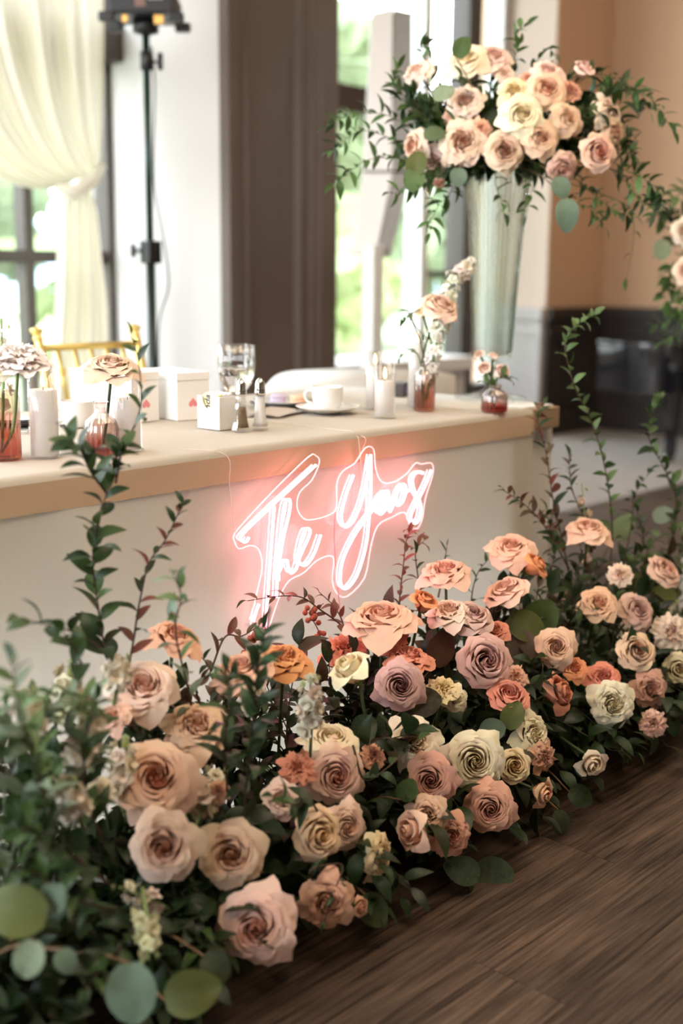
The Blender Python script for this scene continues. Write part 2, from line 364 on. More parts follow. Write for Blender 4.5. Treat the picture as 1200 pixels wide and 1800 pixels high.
# ================================================================== TABLE
TY = 1.75; TX0 = .25; TX1 = 2.625
tb = empty('folding_table', (1.5, 2.15, 0), 'long banquet table hidden under the beige linen and white under cloth', 'table')
def loc(o, root):   # keep world coordinates of geometry under an empty at root
    o.matrix_basis = root.matrix_basis.inverted() if False else Matrix.Translation(-Vector(root.location)); return o
loc(ob('tabletop', box(.3, 2.775, 1.765, 2.50, .70, .756), mat('plywood', (.35, .24, .15), rough=.6), tb, smooth=False, bevel=.004), tb)
for x in (.5, 2.62):
    for yy in (1.85, 2.42): loc(ob('leg', tube([(x, yy, 0), (x, yy, .70)], .014, 10), mat('grey_metal', (.3, .3, .3), metal=.8, rough=.4), tb), tb)
def cloth_fn(s, t):
    # t along: back edge -> front edge -> down to the floor
    x = TX0+(TX1-TX0)*s
    L = t*(.77+.735)
    wob = .0012*noise.noise(Vector((x*6, L*7, 0)))
    if L < .76: return Vector((x, 2.52-L, .7605+wob))
    if L < .78:
        a = (L-.76)/.02*pi/2; return Vector((x, 1.76-.012*sin(a), .7605-.012*(1-cos(a))))
    d = L-.78
    fold = .030*min(1, d*1.7)*(noise.noise(Vector((x*2.6+d*.35, d*.6, 3)))+.35*noise.noise(Vector((x*7, d*1.1, 9))))
    near = max(0, 1-abs(x-1.22)/.1)*.010*min(1, d*8)
    near += max(0, 1-abs(x-.42)/.12)*.02*min(1, d*4)
    return Vector((x+.01*noise.noise(Vector((x*3, d*2, 5))), 1.748-abs(fold)*.9-near-.03*d*d, .7485-d))
cl = ob('tablecloth', grid(260, 110, cloth_fn), m_cloth)
tag(cl, 'beige linen tablecloth falling to the floor behind the flowers', 'tablecloth')
ob('seam', tube([(1.93+.0, 2.3, .762), (1.94, 1.9, .762), (1.945, 1.762, .762), (1.946, 1.745, .75), (1.947, 1.738, .70), (1.95, 1.73, .6)], .0013, 5), m_cloth, cl)
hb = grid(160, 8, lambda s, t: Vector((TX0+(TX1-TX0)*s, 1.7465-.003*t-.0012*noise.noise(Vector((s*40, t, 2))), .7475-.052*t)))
ob('shade_band', hb, mat('shaded_linen', (.60, .44, .30), rough=.85, spec=.15, nscale=420, bump=.25), cl)  # darker tan strip stands in for shade where the tabletop blocks light
wv = join(grid(6, 20, lambda s, t: Vector((2.5+.292*s, 1.80+.72*t, .7575))),
          grid(30, 20, lambda s, t: Vector((2.793+.012*t*sin(s*30), 1.80+.72*s, .757-.74*t))),
          grid(12, 20, lambda s, t: Vector((2.5+.293*s, 1.799-.008*t*(1+sin(s*13)), .757-.74*t))))
tag(ob('under_cloth', wv, m_white_cloth), 'white under cloth showing past the right end of the beige linen', 'tablecloth')

# ------------------------------------------------------------------ neon sign
m_neon = mat('neon_pink', (1, .8, .8), rough=.4, emit=(1, .27, .36), es=25)
m_edge = mat('lit_acrylic_edge', (1, .85, .85), rough=.2, emit=(1, .55, .56), es=1.2, trans=.3)
m_acr = clear_mat('clear_acrylic', (.99, .97, .97), .008, .05)
m_sil = mat('silicone_strip', (.9, .78, .78), rough=.4, emit=(1, .42, .44), es=.5)
SY = 1.700
def sg(cx, cy, Y=SY): return aY(380+.35*cx, 760+.35*cy, Y)
sign = empty('neon_sign', tuple(sg(560, 560)), 'pink glowing script neon sign reading The Yaos hung on the beige cloth', 'sign')
strokes = {
 'T': [[(163, 528), (150, 548), (132, 545), (124, 522), (200, 443), (350, 302), (500, 165)],
       [(290, 372), (277, 560), (263, 740), (252, 900), (245, 985)], [(214, 862), (198, 905), (185, 950)]],
 'h': [[(302, 830), (306, 700), (318, 560), (330, 440), (345, 355), (366, 338), (371, 365), (360, 430), (336, 530), (318, 640), (312, 745)],
       [(316, 700), (335, 655), (355, 645), (362, 680), (375, 706), (400, 688)]],
 'e': [[(400, 688), (425, 610), (462, 530), (470, 492), (448, 488), (425, 545), (412, 610), (415, 652), (450, 665), (490, 610), (524, 515)]],
 'Y': [[(688, 215), (652, 310), (628, 400), (630, 450), (652, 474), (690, 440), (730, 340), (758, 220), (775, 112)],
       [(775, 112), (776, 250), (768, 400), (752, 560), (712, 700), (670, 770), (638, 782), (622, 745), (632, 650), (680, 540), (745, 440), (800, 372)]],
 'a': [[(800, 372), (822, 318), (852, 296), (862, 305), (832, 325), (812, 375), (820, 408), (842, 395), (858, 345), (866, 310), (860, 370), (872, 398)]],
 'o': [[(872, 398), (896, 345), (915, 285), (940, 262), (952, 290), (935, 345), (910, 365), (902, 330), (918, 285), (950, 296), (975, 288)]],
 's': [[(1038, 204), (1008, 200), (984, 232), (992, 290), (1016, 335), (1027, 385), (1018, 435), (998, 455), (975, 435), (988, 385), (1030, 305), (1058, 245), (1078, 190)]],
}
for k, ss in strokes.items():
    T = []; B = []
    for st in ss:
        P = smooth_path([sg(*p) for p in st], 5)
        T.append(tube(P, .0031, 8)); Q = [p+Vector((0, .011, 0)) for p in P]; B.append(tube(Q, .0022, 6))
    L = loc(ob('letter_tube', join(*T), m_neon, sign), sign)
    b_ = ob('tube_backing', join(*B), m_sil, L)
outl = [(85, 530), (110, 485), (280, 300), (460, 125), (500, 118), (518, 150), (480, 240), (420, 300), (405, 370), (430, 425), (470, 440), (555, 420), (603, 380), (605, 260), (635, 195), (695, 155), (748, 78), (790, 85), (800, 180), (830, 248), (890, 250), (955, 208), (1000, 155), (1030, 160), (1080, 155), (1088, 205), (1050, 330), (1035, 430), (1008, 484), (968, 460), (945, 402), (885, 425), (810, 470), (775, 580), (745, 730), (655, 825), (603, 805), (582, 740), (590, 640), (562, 620), (500, 648), (440, 705), (370, 742), (330, 800), (298, 880), (262, 990), (240, 1040), (190, 1040), (172, 960), (205, 800), (230, 680), (215, 592), (170, 568), (112, 585)]
OP = smooth_path([sg(x, y, SY+.022) for x, y in outl+[outl[0]]], 3)[:-1]
poly = [(p.x, p.z) for p in OP]
loc(ob('acrylic_panel', prism(poly, SY+.020, SY+.024), m_acr, sign, smooth=False), sign)
loc(ob('panel_edge', tube([(x, SY+.022, z) for x, z in poly]+[(poly[0][0], SY+.022, poly[0][1])], .0014, 6), m_edge, sign), sign)
m_wire = mat('clear_cord', (.8, .6, .55), rough=.3)
loc(ob('cord', tube(smooth_path([sg(735, 85, 1.72), aY(640, 768, 1.742), (1.93, 1.80, .764)], 4), .0008, 5), m_wire, sign), sign)
loc(ob('cord', tube(smooth_path([sg(100, 520, 1.72), aY(408, 890, 1.725), aY(403, 850, 1.735), aY(398, 800, 1.742), (1.50, 1.80, .764)], 4), .0008, 5), m_wire, sign), sign)
loc(ob('power_cable', tube(smooth_path([sg(598, 400, 1.722), sg(592, 520, 1.723), sg(602, 700, 1.72), sg(615, 830, 1.72), sg(640, 1060, 1.70)], 5), .0012, 6), mat('cable_pink', (.75, .35, .33), rough=.4), sign), sign)

# ------------------------------------------------------------------ tabletop things
ZT = .7625
def on(px, py): P = aZ(px, py, ZT); P.z = ZT; return P
m_flame = mat('flame', (1, .7, .3), emit=(1, .62, .25), es=11)
m_wick = mat('wick', (.03, .02, .02))
def candle(px, py, r, hg, hw, label):
    P = on(px, py); c = empty('candle', P, label, 'candle', 'white pillar candles in clear glass cylinders')
    ob('glass_cylinder', lathe([(0, .001), (r, .001), (r, hg), (r-.0015, hg), (r-.0015, .003), (0, .003)], 40), m_thin, c)
    w_ = ob('wax', lathe([(0, .004), (r-.003, .004), (r-.003, hw-.002), (r-.006, hw), (r*.5, hw-.002), (0, hw-.003)], 36), m_wax, c)
    ob('wick', tube([(0, 0, hw-.004), (.0005, 0, hw+.008)], .0007, 5), m_wick, w_)
    ob('flame', lathe([(0, hw+.004), (.003, hw+.008), (.0042, hw+.014), (.003, hw+.022), (.0008, hw+.031), (0, hw+.033)], 12), m_flame, w_)
candle(80, 803, .0285, .158, .125, 'pillar candle nearest the gold chair, right of the white peony vase')
candle(226, 792, .027, .150, .100, 'pillar candle directly right of the blush rose bottle vase')
candle(658, 719, .025, .148, .108, 'rear candle of the pair beside the white cup')
candle(675, 734, .0265, .130, .088, 'front candle of the pair beside the white cup')
candle(731, 715, .024, .195, .160, 'tallest pillar candle, behind the single rose bud vase')

def cup(px, py, label, saucer=True, rz=0):
    P = on(px, py)
    if saucer:
        s_ = ob('saucer', lathe([(0, .004), (.028, .004), (.032, 0), (.036, .004), (.06, .009), (.0765, .016), (.0775, .018), (.075, .0185), (.055, .0115), (.034, .0075), (0, .0075)], 48), m_ceramic)
        s_.location = P; tag(s_, 'white saucer under the handled coffee cup at the centre', 'saucer'); P = P+Vector((0, 0, .0078))
    c = ob('coffee_cup', lathe([(0, .002), (.022, .002), (.024, 0), (.0265, .003), (.033, .012), (.0365, .024), (.0378, .055), (.0385, .057), (.0368, .058), (.0355, .05), (.034, .026), (.028, .009), (0, .006)], 48), m_ceramic)
    c.location = P; c.rotation_euler = (0, 0, rz); tag(c, label, 'cup')
    h = smooth_path([(.036, 0, .046), (.048, 0, .047), (.057, 0, .036), (.052, 0, .020), (.034, 0, .013)], 5)
    ob('handle', tube(h, .0032, 10), m_ceramic, c)
toleft = atan2(cos(AL), -sin(AL))
cup(575, 726, 'white coffee cup standing on its saucer at the table centre', True, toleft-.25)
cup(137, 750, 'white coffee cup behind the rose vase, in front of the gift box', False, toleft)

m_water = mat('water', (1, 1, 1), rough=0, trans=1, ior=1.33)
def goblet(px, py, label, sc=1):
    P = on(px, py); g = empty('water_goblet', P, label, 'glass', 'stemmed water goblets', sc=sc)
    ob('glass_body', lathe([(0, .001), (.034, .001), (.035, .003), (.012, .008), (.006, .016), (.006, .030), (.012, .040), (.028, .058), (.037, .085), (.0405, .12), (.0385, .166), (.0365, .166), (.0385, .12), (.035, .086), (.026, .061), (.01, .046), (0, .044)], 48), m_thin, g)
    ob('water', lathe([(0, .0445), (.010, .0465), (.0258, .0615), (.0345, .0865), (.0372, .108), (0, .108)], 40), m_water, g)
goblet(411, 724, 'front water goblet behind the salt and pepper shakers')
goblet(424, 712, 'rear water goblet, half hidden behind the first goblet', .93)

def shaker(px, py, label, fill, fname, h):
    P = on(px, py); s = empty('shaker', P, label, 'shaker', 'glass tower shakers', rz=.35)
    ob('glass_body', lathe([(0, .001), (.021, .001), (.022, .004), (.017, .02), (.0125, .06), (.0115, .078), (.0125, .080), (.011, .082), (.0095, .078), (.0105, .06), (.0145, .02), (.018, .008), (0, .007)], 8), m_thin, s, smooth=False)
    ob(fname, lathe([(0, .0075), (.0165, .009), (.0135, .02), (.0100, h*.9), (.0095, h), (0, h+.001)], 16), fill, s)
    ob('chrome_cap', lathe([(0.0, .076), (.0122, .076), (.0125, .084), (.0115, .085), (.0125, .087), (.0115, .090), (.0118, .098), (.009, .106), (.004, .112), (0, .114)], 24), m_chrome, s)
shaker(424, 758, 'pepper shaker with brown ground pepper and chrome cap', mat('pepper', (.30, .22, .13), rough=.9, nscale=900, namt=.9, ncol=(.06, .04, .02)), 'pepper', .052)
shaker(457, 755, 'salt shaker filled with white salt under a chrome cap', mat('salt', (.86, .84, .82), rough=.9, nscale=900, bump=.1), 'salt', .074)

# sugar caddy with packets
P = on(386, 757); cad = empty('sugar_caddy', P, 'square white ceramic sugar packet caddy beside the pepper shaker', 'caddy', rz=.02)
X, Yc, Hc = .054, .072, .072; tk = .004
side = [(0, 0), (Yc, 0), (Yc, Hc), (Yc*.80, Hc), (Yc*.76, Hc*.80), (Yc*.66, Hc*.66), (Yc*.5, Hc*.62), (Yc*.40, Hc*.68), (Yc*.34, Hc*.82), (Yc*.31, Hc), (0, Hc)]
ob('caddy_body', join(prism(side, 0, tk, 'x'), box(X-tk, X, 0, Yc, 0, Hc), box(tk, X-tk, 0, tk, 0, Hc), box(tk, X-tk, Yc-tk, Yc, 0, Hc), box(tk, X-tk, tk, Yc-tk, 0, tk)), m_ceramic, cad, smooth=False, bevel=.0012)
m_pk = mat('yellow_packet', (.90, .82, .42), rough=.6); m_pw = mat('white_packet', (.86, .85, .82), rough=.6)
for i in range(9):
    x = tk+.003+i*.0048; yel = i < 3
    pk = ob('yellow_sugar_packet' if yel else 'white_sugar_packet', box(x, x+.0028, tk+.008, Yc-tk-.006, .005, .074+.002*(i % 3)), m_pk if yel else m_pw, smooth=False)
    pk.parent = cad if False else None
    pk.matrix_basis = cad.matrix_basis if False else Matrix.Translation(P) @ Matrix.Rotation(.02, 4, 'Z')
    tag(pk, 'yellow sweetener packet standing in the left of the caddy' if yel else 'white sugar packet standing in the caddy beside the yellow ones', 'packet', 'yellow packets in the caddy' if yel else 'white packets in the caddy')
    if i == 0: firstpk = pk
def text(s, size, Mx, m, parent, name='lettering', ext=.0002, shear=0):
    c = bpy.data.curves.new(name, 'FONT'); c.body = s; c.size = size; c.extrude = ext; c.shear = shear; c.align_x = 'CENTER'; c.align_y = 'CENTER'; c.offset = size*.02
    t_ = bpy.data.objects.new('tmp', c); COL.objects.link(t_)
    me = bpy.data.meshes.new_from_object(t_.evaluated_get(bpy.context.evaluated_depsgraph_get())); bpy.data.objects.remove(t_)
    me.materials.clear(); me.materials.append(m)
    return ob(name, me, None, parent, Mx)
m_ink = mat('navy_print', (.02, .025, .09), rough=.6)
text('nda', .024, Matrix.Translation((tk+.0026, Yc*.62, .057)) @ Matrix.Rotation(-pi/2, 4, 'Z') @ Matrix.Rotation(pi/2, 4, 'X') @ Matrix.Rotation(pi/2, 4, 'Z'), m_ink, firstpk, shear=.2)

# gift boxes
def heart(sz, n=28):
    o = []
    for i in range(n):
        a = 2*pi*i/n; o.append((sz*16*sin(a)**3/17, sz*(13*cos(a)-5*cos(2*a)-2*cos(3*a)-cos(4*a))/17))
    return o
def giftbox(P, rz, wx, dy, h, label, hx):
    g = empty('gift_box', P, label, 'box', rz=rz)
    ob('box_base', box(0, wx, 0, dy, 0, h-.018), m_card, g, smooth=False, bevel=.001)
    ob('lid', box(-.0015, wx+.0015, -.0015, dy+.0015, h-.018, h), m_card, g, smooth=False, bevel=.001)
    hp = [(hx+x, h*.36-z) for x, z in heart(.0125)]
    ob('heart_print', prism(hp, -.0005, -.0001), m_heart, g, smooth=False)
giftbox(Vector((1.683, 2.196, ZT)), .06, .082, .215, .113, 'left white gift box with a pink heart, wider side facing the window', .043)
giftbox(Vector((1.785, 2.160, ZT)), -.14, .086, .17, .110, 'right white gift box with a pink heart, beside the sugar caddy', .043)

# plates, sweets, forks, napkins
m_dark_pl = mat('dark_charger', (.05, .045, .045), rough=.3)
def place(px, py, rr, lab):
    P = on(px, py)
    c = ob('charger_plate', lathe([(0, .002), (rr*.6, 0), (rr, .011), (rr+.001, .013), (rr*.6, .005), (0, .004)], 48), m_dark_pl); c.location = P; tag(c, 'dark charger plate '+lab, 'plate')
    q = ob('dinner_plate', lathe([(0, .002), (rr*.55, 0), (rr*.93, .013), (rr*.94, .0145), (rr*.55, .005), (0, .004)], 48), m_ceramic); q.location = P+Vector((0, 0, .0055)); tag(q, 'white plate stacked on the charger '+lab, 'plate')
    return P+Vector((0, 0, .011))
P = place(497, 716, .085, 'behind the salt shaker')
def macaron(P, col, nm, lab):
    a = empty('macaron', P, lab, 'sweet'); r = .021
    mm = mat(nm, col, rough=.7)
    for z0, s in ((0, 1), (.013, 1)):
        ob('shell', lathe([(0, z0), (r*.95, z0), (r, z0+.002), (r*.97, z0+.007), (r*.7, z0+.0105), (0, z0+.0115)] if z0 else [(0, 0), (r*.7, .0005), (r*.97, .003), (r, .008), (r*.95, .0095), (0, .0095)], 28), mm, a)
    ob('filling', lathe([(0, .0095), (r*.88, .0095), (r*.88, .013), (0, .013)], 24), mat(nm+'_cream', tuple(min(1, c*1.2) for c in col), rough=.6), a)
rr_ = Vector((sin(AL), -cos(AL), 0))
macaron(P+rr_*-.012+Vector((0, 0, 0)), (.62, .55, .74), 'lilac_shell', 'lilac macaron on the white plate behind the salt shaker')
macaron(P+rr_*.037+Vector((-.012, -.014, 0)), (.90, .52, .36), 'peach_shell', 'peach macaron on the white plate behind the salt shaker')
P = place(28, 746, .085, 'behind the leftmost candle')
def fork(P, ang, lab):
    f = ob('fork', join(tube(smooth_path([(-.19, 0, .002), (-.12, 0, .003), (-.05, 0, .008), (-.035, 0, .005)], 4), [.004, .0038, .0036, .0034, .0032, .003, .0028, .0027, .0026, .003, .0034, .004, .005][:13], 8),
        box(-.036, -.024, -.011, .011, .0035, .0052), *[tube([(-.026, yy, .0042), (-.012, yy, .003), (0, yy, .0045)], [.0016, .0015, .0007], 6) for yy in (-.0095, -.0032, .0032, .0095)]), m_chrome)
    f.location = P; f.rotation_euler = (0, 0, ang); tag(f, lab, 'fork')
fork(on(470, 722), pi*.5+AL+1.3, 'silver fork lying behind the salt shaker')
fork(on(36, 762), pi*.5+AL+1.2, 'silver fork lying left of the leftmost candle')
nv, nf = grid(14, 10, lambda s, t: Vector((.16*s, .09*t, .003+.004*(1+sin(s*5+t*4))*(.4+.6*t))))
nk = ob('napkin', join((nv, nf), (([v-Vector((0, 0, .003)) for v in nv]), nf)), mat('taupe_napkin', (.52, .44, .38), rough=.9)); nk.location = on(490, 736); nk.rotation_euler = (0, 0, .35)
tag(nk, 'folded taupe napkin between the fork and the saucer', 'napkin')

# ------------------------------------------------------------------ vases
def ombre(name, col, topc, e0=.08, e1=.75):
    m = bpy.data.materials.new(name); m.use_nodes = True; n = m.node_tree; out = n.nodes['Material Output']; n.nodes.remove(n.nodes['Principled BSDF'])
    t = n.nodes.new('ShaderNodeTexCoord'); s = n.nodes.new('ShaderNodeSeparateXYZ'); r = n.nodes.new('ShaderNodeValToRGB')
    r.color_ramp.elements[0].position = e0; r.color_ramp.elements[0].color = (*col, 1); r.color_ramp.elements[1].position = e1; r.color_ramp.elements[1].color = (*topc, 1)
    tr = n.nodes.new('ShaderNodeBsdfTransparent'); g = n.nodes.new('ShaderNodeBsdfGlossy'); g.inputs['Roughness'].default_value = .06
    lw = n.nodes.new('ShaderNodeLayerWeight'); lw.inputs[0].default_value = .4; mr = n.nodes.new('ShaderNodeMapRange'); mr.inputs['To Min'].default_value = .06; mr.inputs['To Max'].default_value = .55
    ms = n.nodes.new('ShaderNodeMixShader')
    n.links.new(t.outputs['Generated'], s.inputs[0]); n.links.new(s.outputs['Z'], r.inputs[0]); n.links.new(r.outputs[0], tr.inputs[0])
    n.links.new(lw.outputs['Facing'], mr.inputs[0]); n.links.new(mr.outputs[0], ms.inputs[0]); n.links.new(tr.outputs[0], ms.inputs[1]); n.links.new(g.outputs[0], ms.inputs[2]); n.links.new(ms.outputs[0], out.inputs[0])
    return m
m_red = ombre('red_ombre_glass', (.62, .16, .12), (.96, .88, .86), .04, .42); m_amb = ombre('amber_ombre_glass', (.80, .42, .28), (.95, .86, .82)); m_blush = ombre('pale_blush_glass', (.86, .52, .40), (.96, .90, .86))
def vase(name, px, py, prof, m, label, fl=18, fa=.04):
    v = ob(name, lathe(prof, 72, fl, fa), m); v.location = on(px, py); return tag(v, label, 'vase')
v_peony = vase('bud_vase', 4, 806, [(0, .001), (.032, .001), (.034, .005), (.034, .112), (.030, .120), (.026, .126), (.0245, .126), (.031, .11), (.031, .006), (0, .006)], m_amb, 'ribbed amber cylinder vase holding the white peony at the left edge')
v_rose = vase('bud_vase', 179, 798, [(0, .001), (.030, .001), (.032, .005), (.032, .050), (.027, .064), (.013, .076), (.0095, .084), (.0105, .094), (.0155, .098), (.0145, .099), (.009, .093), (.008, .083), (.011, .075), (.025, .061), (.029, .049), (.029, .008), (0, .007)], m_red, 'ribbed bottle vase with a red base holding one blush rose')
v_bud = vase('bud_vase', 745, 722, [(0, .001), (.024, .001), (.026, .005), (.026, .088), (.022, .098), (.0125, .106), (.012, .114), (.0155, .118), (.0145, .119), (.0105, .113), (.0105, .106), (.020, .096), (.0235, .086), (.0235, .007), (0, .007)], m_blush, 'tall pale blush bud vase with a rose and white stock')
v_small = vase('bud_vase', 868, 724, [(0, .001), (.030, .001), (.032, .006), (.032, .040), (.026, .050), (.015, .056), (.0145, .062), (.017, .066), (.016, .067), (.0125, .062), (.0125, .056), (.024, .048), (.029, .038), (.029, .008), (0, .007)], m_red, 'squat ribbed vase with a red base and small rosebuds')
VP = Vector((2.735, 1.965, ZT))
m_cry = mat('ribbed_crystal', (1, 1, 1), rough=.06, trans=1, ior=1.35)
def ribvase(P, label, sc=1, name='trumpet_vase'):
    prof = [(0, .001), (.095, .001), (.100, .004), (.096, .008), (.06, .013), (.03, .022), (.018, .034), (.017, .044), (.028, .052), (.034, .066), (.028, .080), (.018, .088), (.020, .096), (.040, .104), (.052, .116), (.055, .14), (.062, .30), (.074, .48), (.086, .60), (.089, .62), (.085, .62), (.080, .60), (.068, .48), (.056, .30), (.049, .14), (.044, .124), (0, .118)]
    v = ob(name, lathe(prof, 216, 36, .045, fz=(.11, .61)), MATS['crystal_clear']); v.location = P; v.scale = (sc, sc, sc)
    return tag(v, label, 'vase')
def crystal():
    m = bpy.data.materials.new('crystal_clear'); m.use_nodes = True; n = m.node_tree; out = n.nodes['Material Output']; b = n.nodes['Principled BSDF']
    b.inputs['Transmission Weight'].default_value = 1; b.inputs['Roughness'].default_value = .03; b.inputs['IOR'].default_value = 1.3
    tr = n.nodes.new('ShaderNodeBsdfTransparent'); ms = n.nodes.new('ShaderNodeMixShader'); ms.inputs[0].default_value = .68; tr.inputs[0].default_value = (.97, .98, .97, 1)
    n.links.new(b.outputs[0], ms.inputs[1]); n.links.new(tr.outputs[0], ms.inputs[2]); n.links.new(ms.outputs[0], out.inputs[0]); MATS['crystal_clear'] = m
crystal()
ribvase(VP, 'tall ribbed crystal trumpet vase on the right end of the table')

# ------------------------------------------------------------------ chair
def chair():
    c = empty('chiavari_chair', (2.29, 2.92, 0), 'gold painted bamboo-style chair behind the table, back rails showing', 'chair')
    hw = .185; yb = .18
    def post(x):
        pts = [(x, yb-.03, 0), (x, yb, .44), (x, yb+.02, .62), (x, yb+.07, .80), (x, yb+.105, .915)]
        P = smooth_path(pts, 6); r = [.013+.004*(1-i/len(P)) for i in range(len(P))]
        return tube(P, r, 14)
    def ring(x, z, yy, r=.019): return lathe([(.01, -.006), (r, -.004), (r+.002, 0), (r, .004), (.01, .006)], 16, c=(x, yy, z))
    for s in (-1, 1):
        p = ob('back_post', post(s*hw), m_gold, c)
        ob('turned_ring', join(ring(s*hw, .915, yb+.105, .017), ring(s*hw, .895, yb+.10, .015), ring(s*hw, .775, yb+.062), ring(s*hw, .755, yb+.056), ring(s*hw, .55, yb+.01), lathe([(.012, 0), (.02, .004), (.021, .010), (.006, .014), (0, .02)], 16, c=(s*hw, yb+.106, .915))), m_gold, p)
        ob('leg', tube([(s*hw*1.05, -.19, 0), (s*hw, -.17, .44)], [.011, .016], 12), m_gold, c)
    for z, yy in ((.868, yb+.092), (.66, yb+.031), (.50, yb+.005)):
        ob('back_rail', tube([(-hw, yy, z), (hw, yy, z)], .011, 12), m_gold, c)
    for i in range(5):
        x = -hw+(i+1)*2*hw/6
        sp = ob('spindle', tube([(x, yb+.031, .66), (x, yb+.092, .868)], .0075, 10), m_gold, c)
        ob('turned_ring', join(ring(x, .80, yb+.070, .011), ring(x, .79, yb+.067, .011), ring(x, .70, yb+.043, .011)), m_gold, sp)
    ob('seat', box(-.2, .2, -.2, .2, .44, .465), m_gold, c, smooth=False, bevel=.01)
    ob('cushion', box(-.19, .19, -.19, .17, .465, .50), mat('ivory_cushion', (.75, .70, .62), rough=.8), c, smooth=True, bevel=.015)
    for s in (-1, 1):
        ob('stretcher', tube([(s*hw*1.03, -.18, .2), (s*hw, yb-.015, .2)], .009, 10), m_gold, c)
    ob('stretcher', tube([(-hw, -.18, .25), (hw, -.18, .25)], .009, 10), m_gold, c)
chair()

# ------------------------------------------------------------------ light stand with moving head
sp_ = aY(262, 540, 3.9); LX = 3.10; LY = 3.9
st = empty('light_stand', (LX, LY, 0), 'black tripod lighting stand in front of the grey window reveal', 'light stand')
ob('pole', tube([(0, 0, .12), (0, 0, 1.13)], .019, 14), m_blackm, st)
ob('upper_pole', tube([(0, 0, 1.10), (0, 0, 2.0)], .0145, 14), mat('green_black_metal', (.015, .04, .032), rough=.25, metal=.4), st)
cg = ob('clamp_collar', join(box(-.03, .035, -.03, .03, 1.13, 1.22)), m_black, st, smooth=False, bevel=.006)
ob('knob', join(tube([(0, 0, 1.18), Vector((0, 0, 1.18))-rr_*.065], .007, 8), tube([Vector((0, 0, 1.155))-rr_*.068, Vector((0, 0, 1.205))-rr_*.068], .011, 8)), m_black, cg)
k2 = ob('clamp_collar', lathe([(.0145, 1.86), (.024, 1.865), (.024, 1.93), (.0145, 1.935)], 16), m_black, st)
ob('knob', join(tube([(0, 0, 1.9), Vector((0, 0, 1.89))+rr_*.05], .006, 8), tube([Vector((0, 0, 1.865))+rr_*.053, Vector((0, 0, 1.925))+rr_*.053], .011, 8)), m_black, k2)
for a in (.5, 2.6, 4.7): ob('leg', tube([(0, 0, .62), (.5*cos(a), .5*sin(a), .01)], .011, 8), m_blackm, st)
loc(ob('cable', tube(smooth_path([Vector((LX, LY, 1.95))+rr_*.02, Vector((LX, LY, 1.8))+rr_*.03, Vector((LX, LY, 1.45))+rr_*.02, Vector((LX, LY, 1.25))+rr_*.05, Vector((LX, LY, 1.05))+rr_*.07, Vector((LX, LY, .9))+rr_*.03, Vector((LX, LY, .6))+rr_*.02], 5), .004, 6), m_black, st), st)
mh = empty('moving_head_light', (LX, LY, 2.0), 'black moving head stage light on top of the lighting stand', 'stage light', rz=AL-pi/2)
ob('base', join(box(-.125, .125, -.12, .12, .045, .13), box(-.11, .11, -.11, .11, .13, .15)), m_black, mh, smooth=False, bevel=.012)
for sx_ in (-1, 1):
    for sy_ in (-1, 1): ob('foot', box(sx_*.13-.03, sx_*.13+.03, sy_*.10-.02, sy_*.10+.02, .02, .055), m_black, mh, smooth=False, bevel=.008)
ob('stand_adapter', lathe([(.02, -.01), (.05, .0), (.05, .046), (0, .046)], 16), m_black, mh)
ob('brass_latch', box(.05, .085, -.12, -.1, .012, .04), mat('amber_metal', (.8, .45, .12), rough=.3, metal=.6), mh, smooth=False)
ob('brass_latch', box(-.07, -.05, -.118, -.105, .018, .04), MATS['amber_metal'], mh, smooth=False)
ob('display', box(-.02, .02, -.124, -.1195, .07, .11), mat('dim_display', (.2, .12, .1), rough=.2), mh, smooth=False)
ob('handle', box(.03, .085, -.126, -.12, .095, .11), mat('grey_metal2', (.35, .33, .3), rough=.4), mh, smooth=False)
for s in (-1, 1): ob('yoke_arm', box(s*.115-.02, s*.115+.02, -.05, .05, .15, .42), m_black, mh, smooth=False, bevel=.012)
ob('lamp_head', lathe([(0, -.14), (.075, -.13), (.09, -.06), (.09, .09), (.078, .12), (0, .12)], 28, c=(0, 0, .32)), m_black, mh)

# ------------------------------------------------------------------ column speaker on white pole
m_cab = mat('white_cabinet', (.86, .84, .82), rough=.5)
m_gr = mat('speaker_grille', (.42, .40, .38), rough=.5, nscale=260, namt=1, ncol=(.12, .11, .10))
SD = 5.55
def sppts(l, D): return [aD(x, y, D) for x, y in l]
lsB = aZ(655, 700, 0)
base = aD(652, 700, SD); 
spk = empty('column_speaker', (base.x, base.y, 0), 'tall white column loudspeaker on a white pole before the right window', 'loudspeaker')
def hexa(side, D, dep):
    a = [aD(x, y, D) for x, y in side]; b_ = [p+Vector((cos(AL), sin(AL), 0))*dep for p in a]
    n_ = len(a); return a+b_, [tuple(range(n_)), tuple(range(2*n_-1, n_-1, -1))]+[(i, i+n_, (i+1) % n_+n_, (i+1) % n_) for i in range(n_)]
ob1 = loc(ob('upper_cabinet', hexa([(653, 22), (690, 14), (690, 300), (637, 300)], SD, .22), m_cab, spk, smooth=False, bevel=.006), spk)
loc(ob('lower_cabinet', hexa([(637, 304), (690, 304), (660, 452), (617, 446)], SD, .22), m_cab, spk, smooth=False, bevel=.006), spk)
loc(ob('upper_grille', hexa([(691, 15), (724, 22), (722, 300), (691, 300)], SD, .20), m_gr, spk, smooth=False, bevel=.004), spk)
loc(ob('lower_grille', hexa([(691, 304), (722, 304), (686, 452), (661, 453)], SD, .20), m_gr, spk, smooth=False, bevel=.004), spk)
zt = aD(652, 440, SD+.08).z; bb = base
loc(ob('pole', box(bb.x-.035, bb.x+.035, bb.y-.035, bb.y+.035, .03, zt+.02), m_white, spk, smooth=False, bevel=.008), spk)
loc(ob('base_plate', box(bb.x-.22, bb.x+.22, bb.y-.22, bb.y+.22, 0, .03), m_white, spk, smooth=False, bevel=.006), spk)

